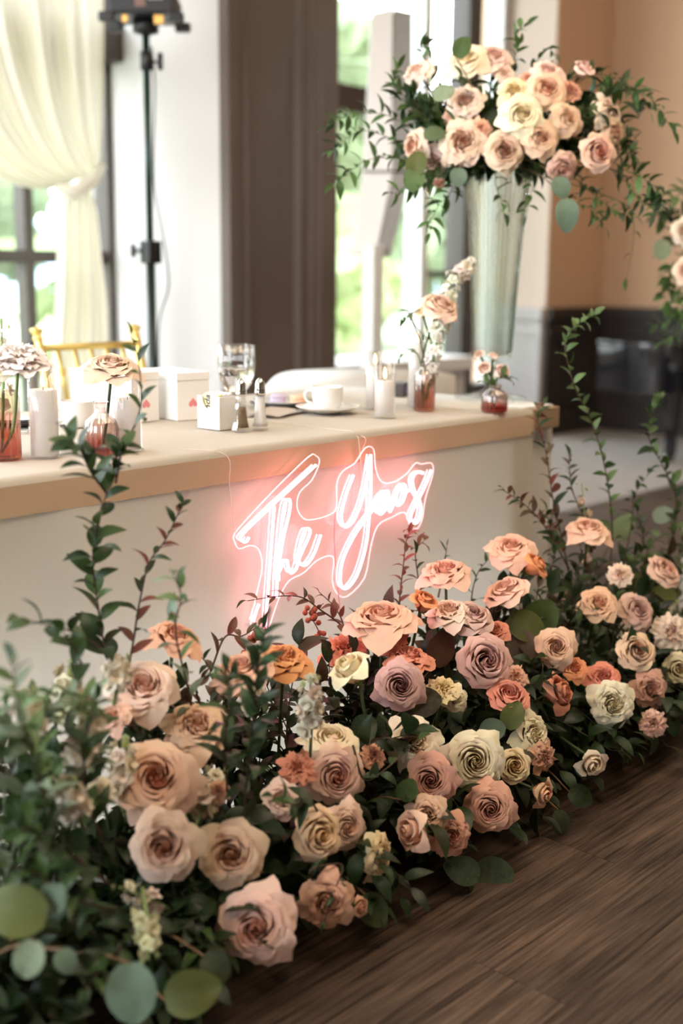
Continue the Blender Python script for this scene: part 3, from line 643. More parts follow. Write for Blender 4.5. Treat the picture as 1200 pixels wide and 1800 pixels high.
# ------------------------------------------------------------------ draped table behind
pts = [(464, 680), (494, 656), (560, 649), (700, 648), (800, 660), (700, 674), (570, 680)]
pl = [aZ(x, y, .76) for x, y in pts]; n_ = len(pl)
cc = sum(pl, Vector())/n_
top = smooth_path(pl+[pl[0]], 5)[:-1]; n_ = len(top)
v = [Vector((p.x, p.y, .76)) for p in top]; rings = [v]
for j in range(1, 9):
    rings.append([Vector((p.x+(p.x-cc.x)*.02*j*(.5+.5*sin(i*1.1)), p.y+(p.y-cc.y)*.02*j*(.5+.5*sin(i*1.1)), .76-j*.093)) for i, p in enumerate(top)])
V = [p for r in rings for p in r]; Fc = [tuple(range(n_))]
for j in range(8): Fc += [(j*n_+i, j*n_+(i+1) % n_, (j+1)*n_+(i+1) % n_, (j+1)*n_+i) for i in range(n_)]
tag(ob('draped_side_table', (V, Fc), m_white_cloth), 'blurred white draped table behind the cup and saucer, by the window', 'table')
pp = aD(706, 700, depth(aZ(700, 690, .76))); pb = empty('power_box', (aZ(706, 697, .76)+Vector((0, 0, .001))), 'small dark box with a violet light behind the tall candle', 'device', rz=.3)
ob('case', box(-.03, .03, -.02, .02, 0, .04), mat('brown_plastic', (.05, .035, .03), rough=.4), pb, smooth=False, bevel=.004)
ob('indicator_light', lathe([(0, 0), (.006, .001), (.005, .004), (0, .006)], 12, c=(0, -.026, .02)), mat('violet_led', (.3, .2, 1), emit=(.35, .25, 1), es=5), pb)

# ------------------------------------------------------------------ piano at the right edge
pf = aZ(1176, 812, 0)
pn = empty('grand_piano', (pf.x, pf.y, 0), 'black lacquered piano cut off by the right edge of the photo', 'piano')
rim = [(-.38, .30), (-.42, .12), (-.40, -.10), (-.30, -.2), (0, -.3), (.2, -.9), (.3, -1.6), (.72, -1.6), (.72, .30)]
rv = smooth_path([Vector((a, b2, 0)) for a, b2 in rim[:7]], 4); rp_ = [(p.x, p.y) for p in rv]+[(.72, -1.6), (.72, .30)]
ob('rim', prism(rp_, .44, .70, 'z'), m_lac, pn, smooth=False, bevel=.006)
ob('lid', prism([(x*1.02, y_*1.02) for x, y_ in rp_], .702, .728, 'z'), m_lac, pn, smooth=False, bevel=.004)
for x, y_ in ((0, 0), (.6, .1), (.5, -1.3)): ob('leg', lathe([(0, 0), (.028, 0), (.030, .03), (.04, .05), (.036, .2), (.055, .38), (.065, .44), (0, .44)], 8, c=(x, y_, 0)), m_lac, pn, smooth=False)

# ------------------------------------------------------------------ plinth for the second arrangement
pz = aZ(1190, 1080, 0)
tag(ob('white_plinth', box(pz.x, pz.x+.45, pz.y-.45, pz.y, 0, .30), m_white, smooth=False, bevel=.004), 'low white plinth at the right edge beyond the flowers', 'plinth')
V2 = Vector((pz.x+.22, pz.y-.22, .301))
ribvase(V2, 'second ribbed crystal vase beyond the right edge holding the hanging greenery', 1.15)
# ================================================================== FLOWERS
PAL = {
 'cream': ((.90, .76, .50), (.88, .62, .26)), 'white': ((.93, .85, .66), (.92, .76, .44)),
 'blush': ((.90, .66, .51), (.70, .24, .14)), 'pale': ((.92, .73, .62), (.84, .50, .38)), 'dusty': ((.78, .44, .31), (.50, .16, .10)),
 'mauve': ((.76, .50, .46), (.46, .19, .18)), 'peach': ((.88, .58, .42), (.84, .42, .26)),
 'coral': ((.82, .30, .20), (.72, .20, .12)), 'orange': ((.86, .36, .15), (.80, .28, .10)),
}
def petal_mesh(Rm, Rt, h, W, curl, ruf, seed, nu=9, nv=8, point=0):
    def fn(a, t):
        s = a*2-1; tt = t*(1-.13*abs(s)**3+point*.09*(1-abs(s))**2*t)
        wp = (.30+.70*sin(min(1, t*1.3)*pi/2))*(1-.30*max(0, (t-.75)/.25)**2)
        an = s*W*wp
        R = Rm*sin(pi/2*min(1, tt/.45))
        if tt > .45: R = Rm+(Rt-Rm)*((tt-.45)/.55)**1.5
        Z = h*sin(min(1.15, tt)*pi/2)
        if tt > .62: Z -= curl*((tt-.62)/.38)**2; R += curl*.35*((tt-.62)/.38)**2
        R += .075*s+curl*.5*abs(s)**2.5*tt**3
        if Rm > .3 and tt > .84: q = (tt-.84)/.16; R += .055*q*q; Z -= .06*q*q
        k = tt**3
        R += ruf*(noise.noise(Vector((s*2.2, tt*2, seed*1.7))))*k*1.6
        Z += ruf*(noise.noise(Vector((s*2.8+9, tt*2, seed*2.3))))*k*1.6
        return Vector((R*cos(an), R*sin(an), Z))
    v, f = grid(nu, nv, fn); me = mesh('petal', v, f)
    at = me.attributes.new('rise', 'FLOAT', 'POINT'); at.data.foreach_set('value', [j/(nv-1)*(1-.0*i) for j in range(nv) for i in range(nu)])
    return me
def core_mesh(h=.64, r=.13):
    def fn(a, t):
        an = a*3.2*2*pi; R = (.015+r*a)*(.75+.35*sin(t*pi*.55))*(1-.12*t)
        return Vector((R*cos(an), R*sin(an), t*h*(1-.10*a+.03*sin(an*1.5))))
    v, f = grid(60, 6, fn); me = mesh('bud_center', v, f)
    at = me.attributes.new('rise', 'FLOAT', 'POINT'); at.data.foreach_set('value', [j/5 for j in range(6) for i in range(60)])
    return me
calv = join(lathe([(0, -.13), (.07, -.11), (.11, -.04), (.12, .03), (.06, .06)], 10),
            *[([(Matrix.Rotation(k*2*pi/5, 3, 'Z') @ p) for p in g[0]], g[1]) for k in range(5) for g in [grid(3, 5, lambda s, t: Vector((.08+.30*t, (s-.5)*.20*(1-t)**.7, .03-.12*t*t+.0)))]])
cal_me = mesh('calyx', *calv)
cal_me.materials.append(m_leaf)
VARI = {}
def variant(kind, layers, core=True, seeds=3, ch=.64):
    out = []
    for sd in range(seeds):
        L = []; r = random.Random(hash(kind) % 97 if False else len(kind)*7+sd)
        if core: L.append((core_mesh(ch, layers[0][1]*.95), 0, 1.0, 'bud_center', (0, 0)))
        N = len(layers)
        for li, (cnt, Rm, Rt, h, W, curl, ruf) in enumerate(layers):
            ms = [petal_mesh(Rm, Rt*r.uniform(.95, 1.05), h*r.uniform(.95, 1.05), W, curl*r.uniform(.5, 1.5), ruf, r.random()*50, point=r.uniform(0, 1)) for _ in range(2)]
            off = r.random()*6
            for k in range(cnt):
                L.append((ms[k % 2], off+2*pi*k/cnt+r.uniform(-.12, .12), 1-(li+1)/N, 'petal', (r.uniform(-.06, .06), r.uniform(-.06, .06))))
        for m_, *_ in L:
            if not m_.materials: m_.materials.append(m_petal)
        out.append(L)
    VARI[kind] = out
variant('open', [(3, .10, .07, .70, 1.6, 0, .01), (3, .17, .15, .73, 1.45, 0, .02), (4, .26, .25, .74, 1.2, 0, .02), (5, .37, .38, .72, 1.05, .0, .03), (5, .48, .53, .68, 1.0, .04, .03), (5, .57, .69, .64, 1.0, .08, .05), (6, .64, .84, .58, .92, .15, .07), (6, .66, 1.0, .48, .88, .26, .09)])
variant('cup', [(3, .12, .10, .90, 1.5, 0, .02), (4, .22, .20, .95, 1.25, 0, .02), (4, .34, .34, .96, 1.2, 0, .03), (5, .47, .50, .93, 1.05, .03, .04), (5, .60, .68, .84, 1.0, .08, .05), (6, .68, .88, .72, .95, .20, .08)], ch=.86)
variant('bud', [(3, .16, .10, 1.15, 1.5, 0, .02), (3, .30, .22, 1.2, 1.35, 0, .03), (4, .44, .40, 1.15, 1.2, .03, .04), (4, .56, .74, 1.0, 1.05, .20, .06)], ch=1.1)
variant('garden', [(4, .10, .10, .62, 1.2, 0, .06), (5, .19, .19, .66, 1.0, 0, .08), (6, .29, .31, .67, .9, .01, .09), (6, .40, .45, .64, .88, .04, .09), (6, .51, .62, .58, .85, .08, .09), (6, .60, .80, .50, .82, .12, .09), (6, .64, .97, .36, .78, .20, .10)])
variant('ruffled', [(5, .12, .16, .62, .95, 0, .16), (7, .22, .32, .66, .8, .02, .18), (8, .34, .50, .64, .7, .05, .2), (8, .45, .70, .56, .68, .10, .2), (8, .54, .88, .44, .66, .14, .2)], core=False)
variant('peony', [(7, .12, .18, .70, .7, 0, .10), (9, .26, .36, .74, .6, 0, .11), (11, .40, .58, .68, .52, .03, .11), (12, .54, .80, .54, .46, .04, .10), (12, .60, .98, .36, .44, .05, .09), (11, .62, 1.08, .16, .46, .04, .08)], core=False, seeds=1)

GREEN = (.10, .17, .055)
def stem_to(root, start, mid, end, r, col):
    P = smooth_path([start, mid, end], 4)
    return loc(ob('stem', tube(P, r, 6), m_stem, root, None, col), root)
def lerp3(a, b_, t): return tuple(a[i]+(b_[i]-a[i])*t for i in range(3))
NR = [0]
def bloom(name, P, s, axis, pal, kind, label, cat, group=None, target=None, spin=None, stem=True, scol=(.07, .10, .04)):
    NR[0] += 1; r = random.Random(NR[0]*13+5)
    ax = (RV*axis[0]+UV*axis[1]-F*axis[2]).normalized()
    base = P-ax*s*.36
    if base.z < .13*s+.012 and target and target.z < .5: base.z = .13*s+.012
    tgt = target or base-Vector((0, 0, .1))
    root = empty(name, tgt, label, cat, group)
    A = frame_of(ax, r.random()*6 if spin is None else spin); A = Matrix.Translation(base-tgt) @ A @ Matrix.Scale(s, 4)
    o_, i_ = PAL[pal] if isinstance(pal, str) else pal
    jit = [r.uniform(.93, 1.05) for _ in range(3)]
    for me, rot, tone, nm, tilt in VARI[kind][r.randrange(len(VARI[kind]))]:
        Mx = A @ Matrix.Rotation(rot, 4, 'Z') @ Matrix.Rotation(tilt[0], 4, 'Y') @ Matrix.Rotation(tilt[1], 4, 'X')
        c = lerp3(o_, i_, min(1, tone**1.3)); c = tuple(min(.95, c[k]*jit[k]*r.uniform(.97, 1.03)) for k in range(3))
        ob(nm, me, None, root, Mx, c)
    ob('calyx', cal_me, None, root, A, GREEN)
    if stem:
        st_ = base-ax*s*.12
        d = (tgt-st_)
        stem_to(root, st_, st_-ax*min(.06, d.length*.3)+d*.35, tgt, .0032, scol)
    return root

# ---------------- leaves and branches
def leaf_mesh(wd, curl, fold, n=6, shape=.8):
    v = []; f = []
    for i in range(n+1):
        t = i/n; wv_ = wd*.5*max(.0, sin(pi*t**shape))**.85 if i < n else 0
        if i == 0: wv_ = .012
        z = .10*sin(t*pi)-curl*t*t
        for s in (-1, 0, 1): v.append(Vector((t, s*wv_, z+(fold*wv_ if s else 0))))
    for i in range(n):
        a = i*3; f += [(a, a+3, a+4, a+1), (a+1, a+4, a+5, a+2)]
    return mesh('leaf', v, f)
def round_mesh(wd, curl, seed, ):
    def fn(a, t):
        s = a*2-1; x = t; hw = wd*.5*(sin(pi*min(1, t*.94+.045)**.9))**.55
        return Vector((x, s*hw, .07*sin(t*pi)-curl*t*t+.10*abs(s)*hw+.05*noise.noise(Vector((s*2, t*2, seed)))))
    v, f = grid(7, 9, fn); return mesh('leaf', v, f)
LV = {'lance': [leaf_mesh(.36, c, .3) for c in (.05, .18, -.1, .3)], 'oval': [leaf_mesh(.50, c, .28, shape=.85) for c in (.05, .16, -.08, .25)],
      'fine': [leaf_mesh(.16, c, .2) for c in (.1, .3, -.15)], 'round': [round_mesh((.92, .80, .86, .74)[i], c, i) for i, c in enumerate((.05, .15, -.08, .2))]}
for k, L in LV.items():
    for me in L: me.materials.append(m_euca if k == 'round' else m_leaf)
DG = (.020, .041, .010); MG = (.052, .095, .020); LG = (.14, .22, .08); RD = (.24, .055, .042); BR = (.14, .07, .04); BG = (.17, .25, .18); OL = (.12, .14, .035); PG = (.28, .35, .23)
def leafM(p, d, up, L):
    x = d.normalized(); z = (up-x*up.dot(x)); z = z.normalized() if z.length > 1e-4 else x.orthogonal().normalized(); y_ = z.cross(x)
    Mx = Matrix((x*L, y_*L, z*L)).transposed().to_4x4(); Mx.translation = p; return Mx
NB = [100]
def branch(pts, nl, ll, cols, label, group=None, name='leafy_sprig', cat='greenery', kind='lance', t0=.15, r0=.0022, spread=.9, taper=.35, scol=None, droop=0, pair=False, per=7):
    NB[0] += 1; r = random.Random(NB[0])
    P = smooth_path(pts, per); root = empty(name, P[0], label, cat, group); o0 = P[0]; n = len(P)
    loc(ob('stem', tube(P, [r0*(1-.65*i/n) for i in range(n)], 5), m_stem, root, None, scol or lerp3(cols[0], (.09, .05, .03), .5)), root)
    ph = r.random()*6; k = 0
    while k < nl:
        t = t0+(1-t0)*(k/max(1, nl-1)); i = min(n-2, int(t*(n-1))); fr = t*(n-1)-i
        p = P[i].lerp(P[i+1], min(1, fr)); tg = (P[i+1]-P[i]).normalized()
        a = ph+(k//2*1.9+(k % 2)*pi if pair else k*2.4)+r.uniform(-.4, .4)
        q = tg.orthogonal().normalized(); rad = Quaternion(tg, a) @ q
        d = tg*r.uniform(.35, .8)+rad*spread+Vector((0, 0, r.uniform(-.25, .3)-droop))
        if k == nl-1: d = tg+rad*.15
        up = Vector((r.uniform(-.5, .5), r.uniform(-.8, .2), 1)); L = ll*1.22*r.uniform(.7, 1.12)*(1-taper*t)
        c = cols[r.randrange(len(cols))]; g = r.uniform(.75, 1.2); c = tuple(x*g for x in c)
        ob('leaf', LV[kind][r.randrange(len(LV[kind]))], None, root, leafM(p-o0, d, up, L), c)
        k += 1
    return root
def pxpath(pts, Y0, Y1, f=aY):
    n = len(pts)-1
    return [f(x, y_, Y0+(Y1-Y0)*i/n) for i, (x, y_) in enumerate(pts)]
def euca(px, py, size, col, ang, face, label, Y=None, D=None, root_to=None, kind='round', extra=()):
    """one silver-dollar eucalyptus sprig: big flat leaf centred on the pixel, ang = direction of the tip in the picture, face = how the blade is turned"""
    P = aD(px, py, D) if D else aY(px, py, Y); dp = depth(P); L = size/FPX*dp
    d = (RV*cos(ang)+UV*sin(ang)-F*face*.3); nrm = (-F+RV*face*.4+UV*.35).normalized()
    b0 = P-d.normalized()*L*.5
    tgt = root_to or Vector((b0.x, max(b0.y+.12, 1.42), .10))
    root = empty('eucalyptus_sprig', tgt, label, 'eucalyptus')
    NB[0] += 1; r = random.Random(NB[0])
    ob('leaf', LV[kind][r.randrange(4)], None, root, leafM(b0-tgt, d, nrm, L), col)
    for (ox, oy, s2, a2, c2) in extra:
        P2 = (aD(px+ox, py+oy, dp) if True else 0); L2 = s2/FPX*dp; d2 = (RV*cos(a2)+UV*sin(a2)); b2 = P2-d2*L2*.5
        ob('leaf', LV[kind][r.randrange(4)], None, root, leafM(b2-tgt, d2, (-F+UV*.5-RV*.3).normalized(), L2), c2)
    stem_to(root, b0, b0.lerp(tgt, .4)+Vector((0, 0, .02)), tgt, .0018, (.20, .12, .06))
    return root
def stock(P0, P1, n, fr, col, label, group=None, name='stock_stem', g=True):
    """white stock: florets clustered up a thick green stem"""
    NB[0] += 1; r = random.Random(NB[0]); root = empty(name, P0, label, 'flower', group)
    ax = (P1-P0)
    loc(ob('stem', tube([P0, P0.lerp(P1, .5)+Vector((.004, 0, 0)), P1], [.003, .003, .0015], 6), m_stem, root, None, (.22, .32, .12)), root)
    for k in range(n):
        t = .35+.65*k/max(1, n-1); p = ax*t; q = ax.normalized().orthogonal(); rad = Quaternion(ax.normalized(), k*2.4) @ q
        s = fr*(1-.35*max(0, t-.6)/.4)*r.uniform(.8, 1.15); d = (rad+ax.normalized()*.4).normalized()
        c = tuple(min(.92, x*r.uniform(.93, 1.05)) for x in col)
        if t > .93 and g: c = (.45, .55, .25); s *= .6
        ob('floret', floret_me[r.randrange(3)], None, root, Matrix.Translation(p+rad*fr*.55) @ frame_of(d, r.random()*6) @ Matrix.Scale(s, 4), c)
    return root
def floret(seed):
    parts = []
    for k in range(5):
        g = grid(5, 5, lambda a, t: Vector((.12+.9*t, (a-.5)*1.1*sin(pi*min(.97, t*.75+.18)), .30*t-.25*t*t+.18*noise.noise(Vector((a*3, t*3, seed+k*3))))))
        R_ = Matrix.Rotation(k*2*pi/5, 3, 'Z'); parts.append(([R_ @ v for v in g[0]], g[1]))
    for k in range(4):
        g = grid(4, 4, lambda a, t: Vector((.05+.5*t, (a-.5)*.7*sin(pi*min(.97, t*.75+.18)), .1+.5*t+.12*noise.noise(Vector((a*3, t*3, seed+k*5+20))))))
        R_ = Matrix.Rotation(k*pi/2+.4, 3, 'Z'); parts.append(([R_ @ v for v in g[0]], g[1]))
    parts.append(lathe([(0, -.6), (.09, -.5), (.12, -.1), (.2, .1)], 7))
    me = mesh('floret', *join(*parts)); me.materials.append(m_petal)
    at = me.attributes.new('rise', 'FLOAT', 'POINT'); at.data.foreach_set('value', [min(1, .45+.5*v.co.length) for v in me.vertices]); return me
floret_me = [floret(i*7) for i in range(3)]

# ---------------- the floor arrangement
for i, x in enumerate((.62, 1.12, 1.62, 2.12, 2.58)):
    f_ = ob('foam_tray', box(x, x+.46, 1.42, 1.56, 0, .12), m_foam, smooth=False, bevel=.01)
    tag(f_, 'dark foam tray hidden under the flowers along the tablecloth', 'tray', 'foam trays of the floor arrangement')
def mound(Y): return .10+.42*min(1, max(0, (Y-1.19)/.36))**.8
def on_mound(px, py):
    Y = 1.19
    while Y < 1.6:
        P = aY(px, py, Y)
        if P.z <= mound(Y): return P
        Y += .01
    return aY(px, py, 1.55)
def clampx(x): return min(3.02, max(.64, x))
def bed_rose(px, py, d, pal, axis, kind, label, Y=None, name='rose', cat='rose', group=None):
    P = aY(px, py, Y) if Y else on_mound(px, py)
    s = d/FPX*depth(P)/2
    return bloom(name, P, s, axis, pal, kind, label, cat, group, target=Vector((clampx(P.x+.03), min(1.54, max(1.44, P.y+.05)), .115)))
ROSES = [
 (275, 1370, 130, 'blush', (.1, .55, 1), 'open', 'large blush rose topping the bottom-left cluster, left of the dark green sprigs'),
 (290, 1487, 112, 'blush', (-.05, .1, 1), 'open', 'blush rose with deep pink centre, left one of the low left pair'),
 (407, 1500, 105, 'blush', (.05, .1, 1), 'open', 'blush rose with deep pink centre, right one of the low left pair'),
 (453, 1628, 125, 'blush', (-.1, .05, 1), 'open', 'lowest big blush rose of the bed, nearest the dark floor'),
 (575, 1585, 92, 'dusty', (.1, 0, 1), 'garden', 'peach rose crossed by a curled tendril, right of the lowest blush rose'),
 (555, 1465, 95, 'cream', (.5, .1, .9), 'cup', 'yellow-cream rose tilted right, behind the lowest blush rose'),
 (607, 1452, 78, 'pale', (.5, 0, .9), 'open', 'pale pink rose between the yellow-cream rose and the cream side-on rose'),
 (667, 1505, 82, 'cream', (.85, -.05, .5), 'garden', 'cream rose seen side-on facing right over the dark floor'),
 (590, 1362, 98, 'blush', (.3, .05, 1), 'open', 'pink-beige rose facing the camera under the cream sideways rose'),
 (580, 1302, 95, 'white', (.15, .9, .5), 'open', 'cream rose opening upwards above the pink-beige rose'),
 (622, 1187, 90, 'white', (-.5, .75, .45), 'bud', 'creamy white half-closed rose below the big peach-pink rose', 1.36),
 (703, 1205, 80, 'mauve', (.05, .2, 1), 'open', 'mauve rose right of the creamy white half-closed rose', ),
 (670, 1090, 120, 'peach', (-.05, .92, .42), 'open', 'largest peach-pink rose opening upwards below the sign'),
 (718, 1155, 88, 'coral', (.1, .9, .35), 'garden', 'deep coral rose directly under the large peach-pink rose'),
 (500, 1158, 90, 'orange', (.1, .85, .5), 'garden', 'orange-yellow rose behind the dark green sprigs, below the sign'),
 (425, 1180, 100, 'peach', (-.2, .8, .5), 'open', 'coral-blush rose left of the orange-yellow rose'),
 (252, 1210, 110, 'pale', (.1, .7, .8), 'open', 'soft blush rose at the back of the left cluster'),
 (308, 1118, 92, 'peach', (.3, .8, .4), 'garden', 'peach rose furthest left at the back, against the tablecloth'),
 (345, 1278, 110, 'peach', (.1, .7, .7), 'garden', 'pale peach rose behind the large blush rose of the left cluster'),
 (742, 1066, 62, 'orange', (.3, .8, .4), 'bud', 'coral-orange rose peeking out right of the large peach-pink rose'),
 (782, 1005, 90, 'peach', (-.1, .88, .4), 'garden', 'ruffled peach rose on a tall reddish stem right of the sign'),
 (788, 1075, 76, 'pale', (-.1, .85, .5), 'garden', 'pale cream-pink rose behind the rounded pink rose'),
 (828, 1090, 78, 'mauve', (.1, .75, .6), 'cup', 'rounded cool pink rose below the ruffled peach rose'),
 (850, 1163, 96, 'mauve', (.25, .25, 1), 'cup', 'large mauve-pink rose facing the camera left of the grey-brown leaf'),
 (778, 1212, 64, 'cream', (0, .75, .6), 'ruffled', 'small peach-yellow ruffled bloom right of the mauve rose'),
 (800, 1228, 44, 'white', (.2, .1, 1), 'garden', 'tiny cream rose under the peach-yellow ruffled bloom'),
 (898, 965, 78, 'peach', (-.08, .75, .6), 'open', 'tallest pink rose, at the right end of the tablecloth'),
 (932, 1000, 62, 'orange', (.7, .55, .3), 'bud', 'burnt orange rose tucked under the tallest pink rose'),
 (892, 1048, 88, 'peach', (-.4, .85, .4), 'cup', 'pink rose tilted left below the tallest pink rose'),
 (893, 1228, 74, 'coral', (.1, .6, .6), 'cup', 'coral-pink rose below the grey-brown leaf'),
 (970, 1220, 78, 'coral', (.75, .35, .6), 'bud', 'coral-backed rose in profile right of the olive round leaf'),
 (978, 1137, 64, 'peach', (-.1, .2, 1), 'open', 'small peach rose with dark spiral centre right of the grey-brown leaf'),
 (727, 1305, 90, 'white', (.1, .35, 1), 'garden', 'cream rose with a dark leaf lying across it'),
 (835, 1337, 96, 'white', (0, .1, 1), 'open', 'round cream rose facing the camera, largest cream bloom in the centre'),
 (901, 1345, 64, 'cream', (.2, .1, 1), 'cup', 'shaded cream rose right of the round cream rose'),
 (937, 1290, 78, 'white', (.6, .25, .8), 'garden', 'cream rose turned right, below the olive round leaf'),
 (757, 1370, 82, 'dusty', (-.1, .05, 1), 'open', 'dusty pink rose with dark heart left of the round cream rose'),
 (862, 1420, 82, 'dusty', (-.05, 0, 1), 'open', 'dusty pink rose below the round cream rose'),
 (735, 1460, 84, 'peach', (-.75, .1, .6), 'bud', 'salmon rose seen side-on, left of the low double bloom'),
 (790, 1470, 76, 'dusty', (.25, -.1, 1), 'garden', 'ruffled salmon rose low in the centre over the floor'),
 (752, 1432, 66, 'peach', (0, .25, 1), 'garden', 'peach rose behind the salmon pair low in the centre'),
 (945, 1390, 58, 'peach', (.7, -.2, .7), 'bud', 'small apricot rosebud leaning right under the cream roses'),
 (955, 1330, 54, 'dusty', (.6, 0, .8), 'ruffled', 'peach ruffled bloom tucked behind the cream rose turned right'),
 (1036, 1335, 62, 'white', (.2, -.35, .9), 'bud', 'loose cream rose hanging at the right lower edge of the bed'),
 (1076, 1237, 80, 'white', (.1, .1, 1), 'garden', 'cream rose facing the camera in the right cluster'),
 (1034, 931, 70, 'peach', (.05, .85, .5), 'open', 'highest pink rose of the right cluster among dark vines'),
 (1119, 1073, 64, 'mauve', (.35, .4, .8), 'open', 'mauve rose right of the vines in the right cluster'),
 (1115, 1147, 74, 'blush', (.2, .4, .9), 'cup', 'blush rose below the mauve rose of the right cluster'),
 (1143, 1210, 62, 'dusty', (.2, .1, 1), 'garden', 'pink ruffled rose right of the cream rose facing the camera'),
 (1148, 1272, 52, 'peach', (.1, 0, 1), 'ruffled', 'small peach bloom lowest in the right cluster'),
 (1163, 1007, 66, 'peach', (.4, .5, .6), 'cup', 'peach rose at the upper right behind the green vine'),
 (1180, 1112, 72, 'pale', (.1, .3, 1), 'ruffled', 'pale blush ruffled bloom at the right edge of the photo'),
 (1052, 1060, 62, 'peach', (0, .5, .9), 'garden', 'peach rose half covered by leaves in the right cluster'),
 (1060, 1190, 60, 'coral', (0, .6, .8), 'garden', 'coral rose half hidden above the cream rose facing the camera'),
 (1192, 1175, 58, 'cream', (-.1, .1, 1), 'cup', 'cream-peach rose cut off by the right edge'),
 (1010, 1175, 46, 'orange', (0, .5, .8), 'garden', 'small orange rose deep between the dark leaves on the right'),
 (522, 1350, 62, 'coral', (.1, .5, .8), 'ruffled', 'coral ruffled bloom left of the pink-beige rose'),
 (383, 1392, 46, 'dusty', (.1, .5, .8), 'ruffled', 'small dusty red bloom right of the large blush rose'),
 (628, 1592, 40, 'dusty', (.6, 0, .7), 'bud', 'tiny pink bud right of the peach rose with the tendril'),
 (197, 1262, 60, 'peach', (-.2, .6, .7), 'garden', 'soft peach bloom in the blurred left foliage'),
 (495, 1405, 66, 'pale', (.2, .4, .9), 'garden', 'pale beige rose hidden behind the dark green sprigs'),
 (655, 1330, 50, 'dusty', (.4, .5, .8), 'ruffled', 'dusty pink bloom behind the cream upward rose'),
 (690, 1120, 60, 'coral', (-.2, .6, .6), 'ruffled', 'red-coral bloom glowing in the shade under the peach-pink rose'),
 (1090, 1010, 48, 'pale', (0, .5, .9), 'ruffled', 'pale peach filler bloom high in the right cluster'),
 (870, 1110, 46, 'coral', (-.3, .6, .6), 'garden', 'small coral rose behind the large mauve-pink rose'),
 (905, 1190, 50, 'peach', (.2, .5, .8), 'ruffled', 'peach ruffled bloom beside the large mauve-pink rose'),
 (175, 1392, 56, 'white', (-.1, .5, .9), 'ruffled', 'white ruffled bloom left of the large blush rose'),
]
for q in ROSES:
    Yx = {13: 0}.get(0)
    bed_rose(*q)
bed_rose(603, 1140, 80, 'coral', (-.15, .85, .5), 'ruffled', 'coral many-petalled bloom left of the creamy half-closed rose', Y=1.58, name='carnation', cat='flower')

SB = 'white stock stems in the floor arrangement'
def st2(a, b_, Y0, Y1, n, fr, lab, col=(.86, .82, .70)): stock(aY(*a, Y0), aY(*b_, Y1), n, fr, col, lab)
st2((545, 1330), (545, 1190), 1.34, 1.30, 16, .017, 'blurred white stock spike left of the creamy half-closed rose')
st2((100, 1400), (175, 1250), 1.38, 1.36, 16, .019, 'white stock spike in the blurred left foliage')
st2((215, 1440), (215, 1300), 1.40, 1.42, 14, .017, 'white stock spike left of the large blush rose')
st2((335, 1470), (385, 1350), 1.33, 1.38, 16, .018, 'cream stock between the two low blush roses')
st2((250, 1560), (262, 1690), 1.27, 1.20, 11, .014, 'green-white stock hanging low at the bottom left', (.72, .76, .50))
st2((300, 1600), (210, 1560), 1.30, 1.26, 8, .014, 'small white blossoms left of the lowest blush rose')
st2((125, 1300), (120, 1170), 1.5, 1.5, 14, .018, 'pale green stock at the back left against the tablecloth', (.70, .72, .52))
st2((1040, 1060), (1022, 850), 1.62, 1.6, 12, .016, 'pale peach stock rising behind the highest pink rose of the right cluster', (.86, .72, .58))
st2((1090, 1190), (1100, 1085), 1.45, 1.45, 12, .015, 'cream stock left of the blush rose in the right cluster')
st2((1165, 1130), (1190, 1060), 1.45, 1.45, 10, .015, 'cream stock at the right edge above the pale ruffled bloom')
st2((980, 1090), (1000, 1020), 1.6, 1.6, 8, .013, 'small peach stock between the dark vines', (.85, .62, .5))
st2((60, 1330), (40, 1210), 1.36, 1.34, 12, .018, 'white stock spike near the left edge of the blurred foliage')
st2((150, 1460), (110, 1370), 1.32, 1.30, 12, .018, 'low white stock in the left foliage above the eucalyptus discs')
st2((200, 1240), (210, 1150), 1.42, 1.42, 12, .017, 'pale stock tip beside the soft blush rose at the back left')
st2((440, 1260), (455, 1215), 1.42, 1.4, 7, .016, 'white blossoms behind the dark green sprigs')

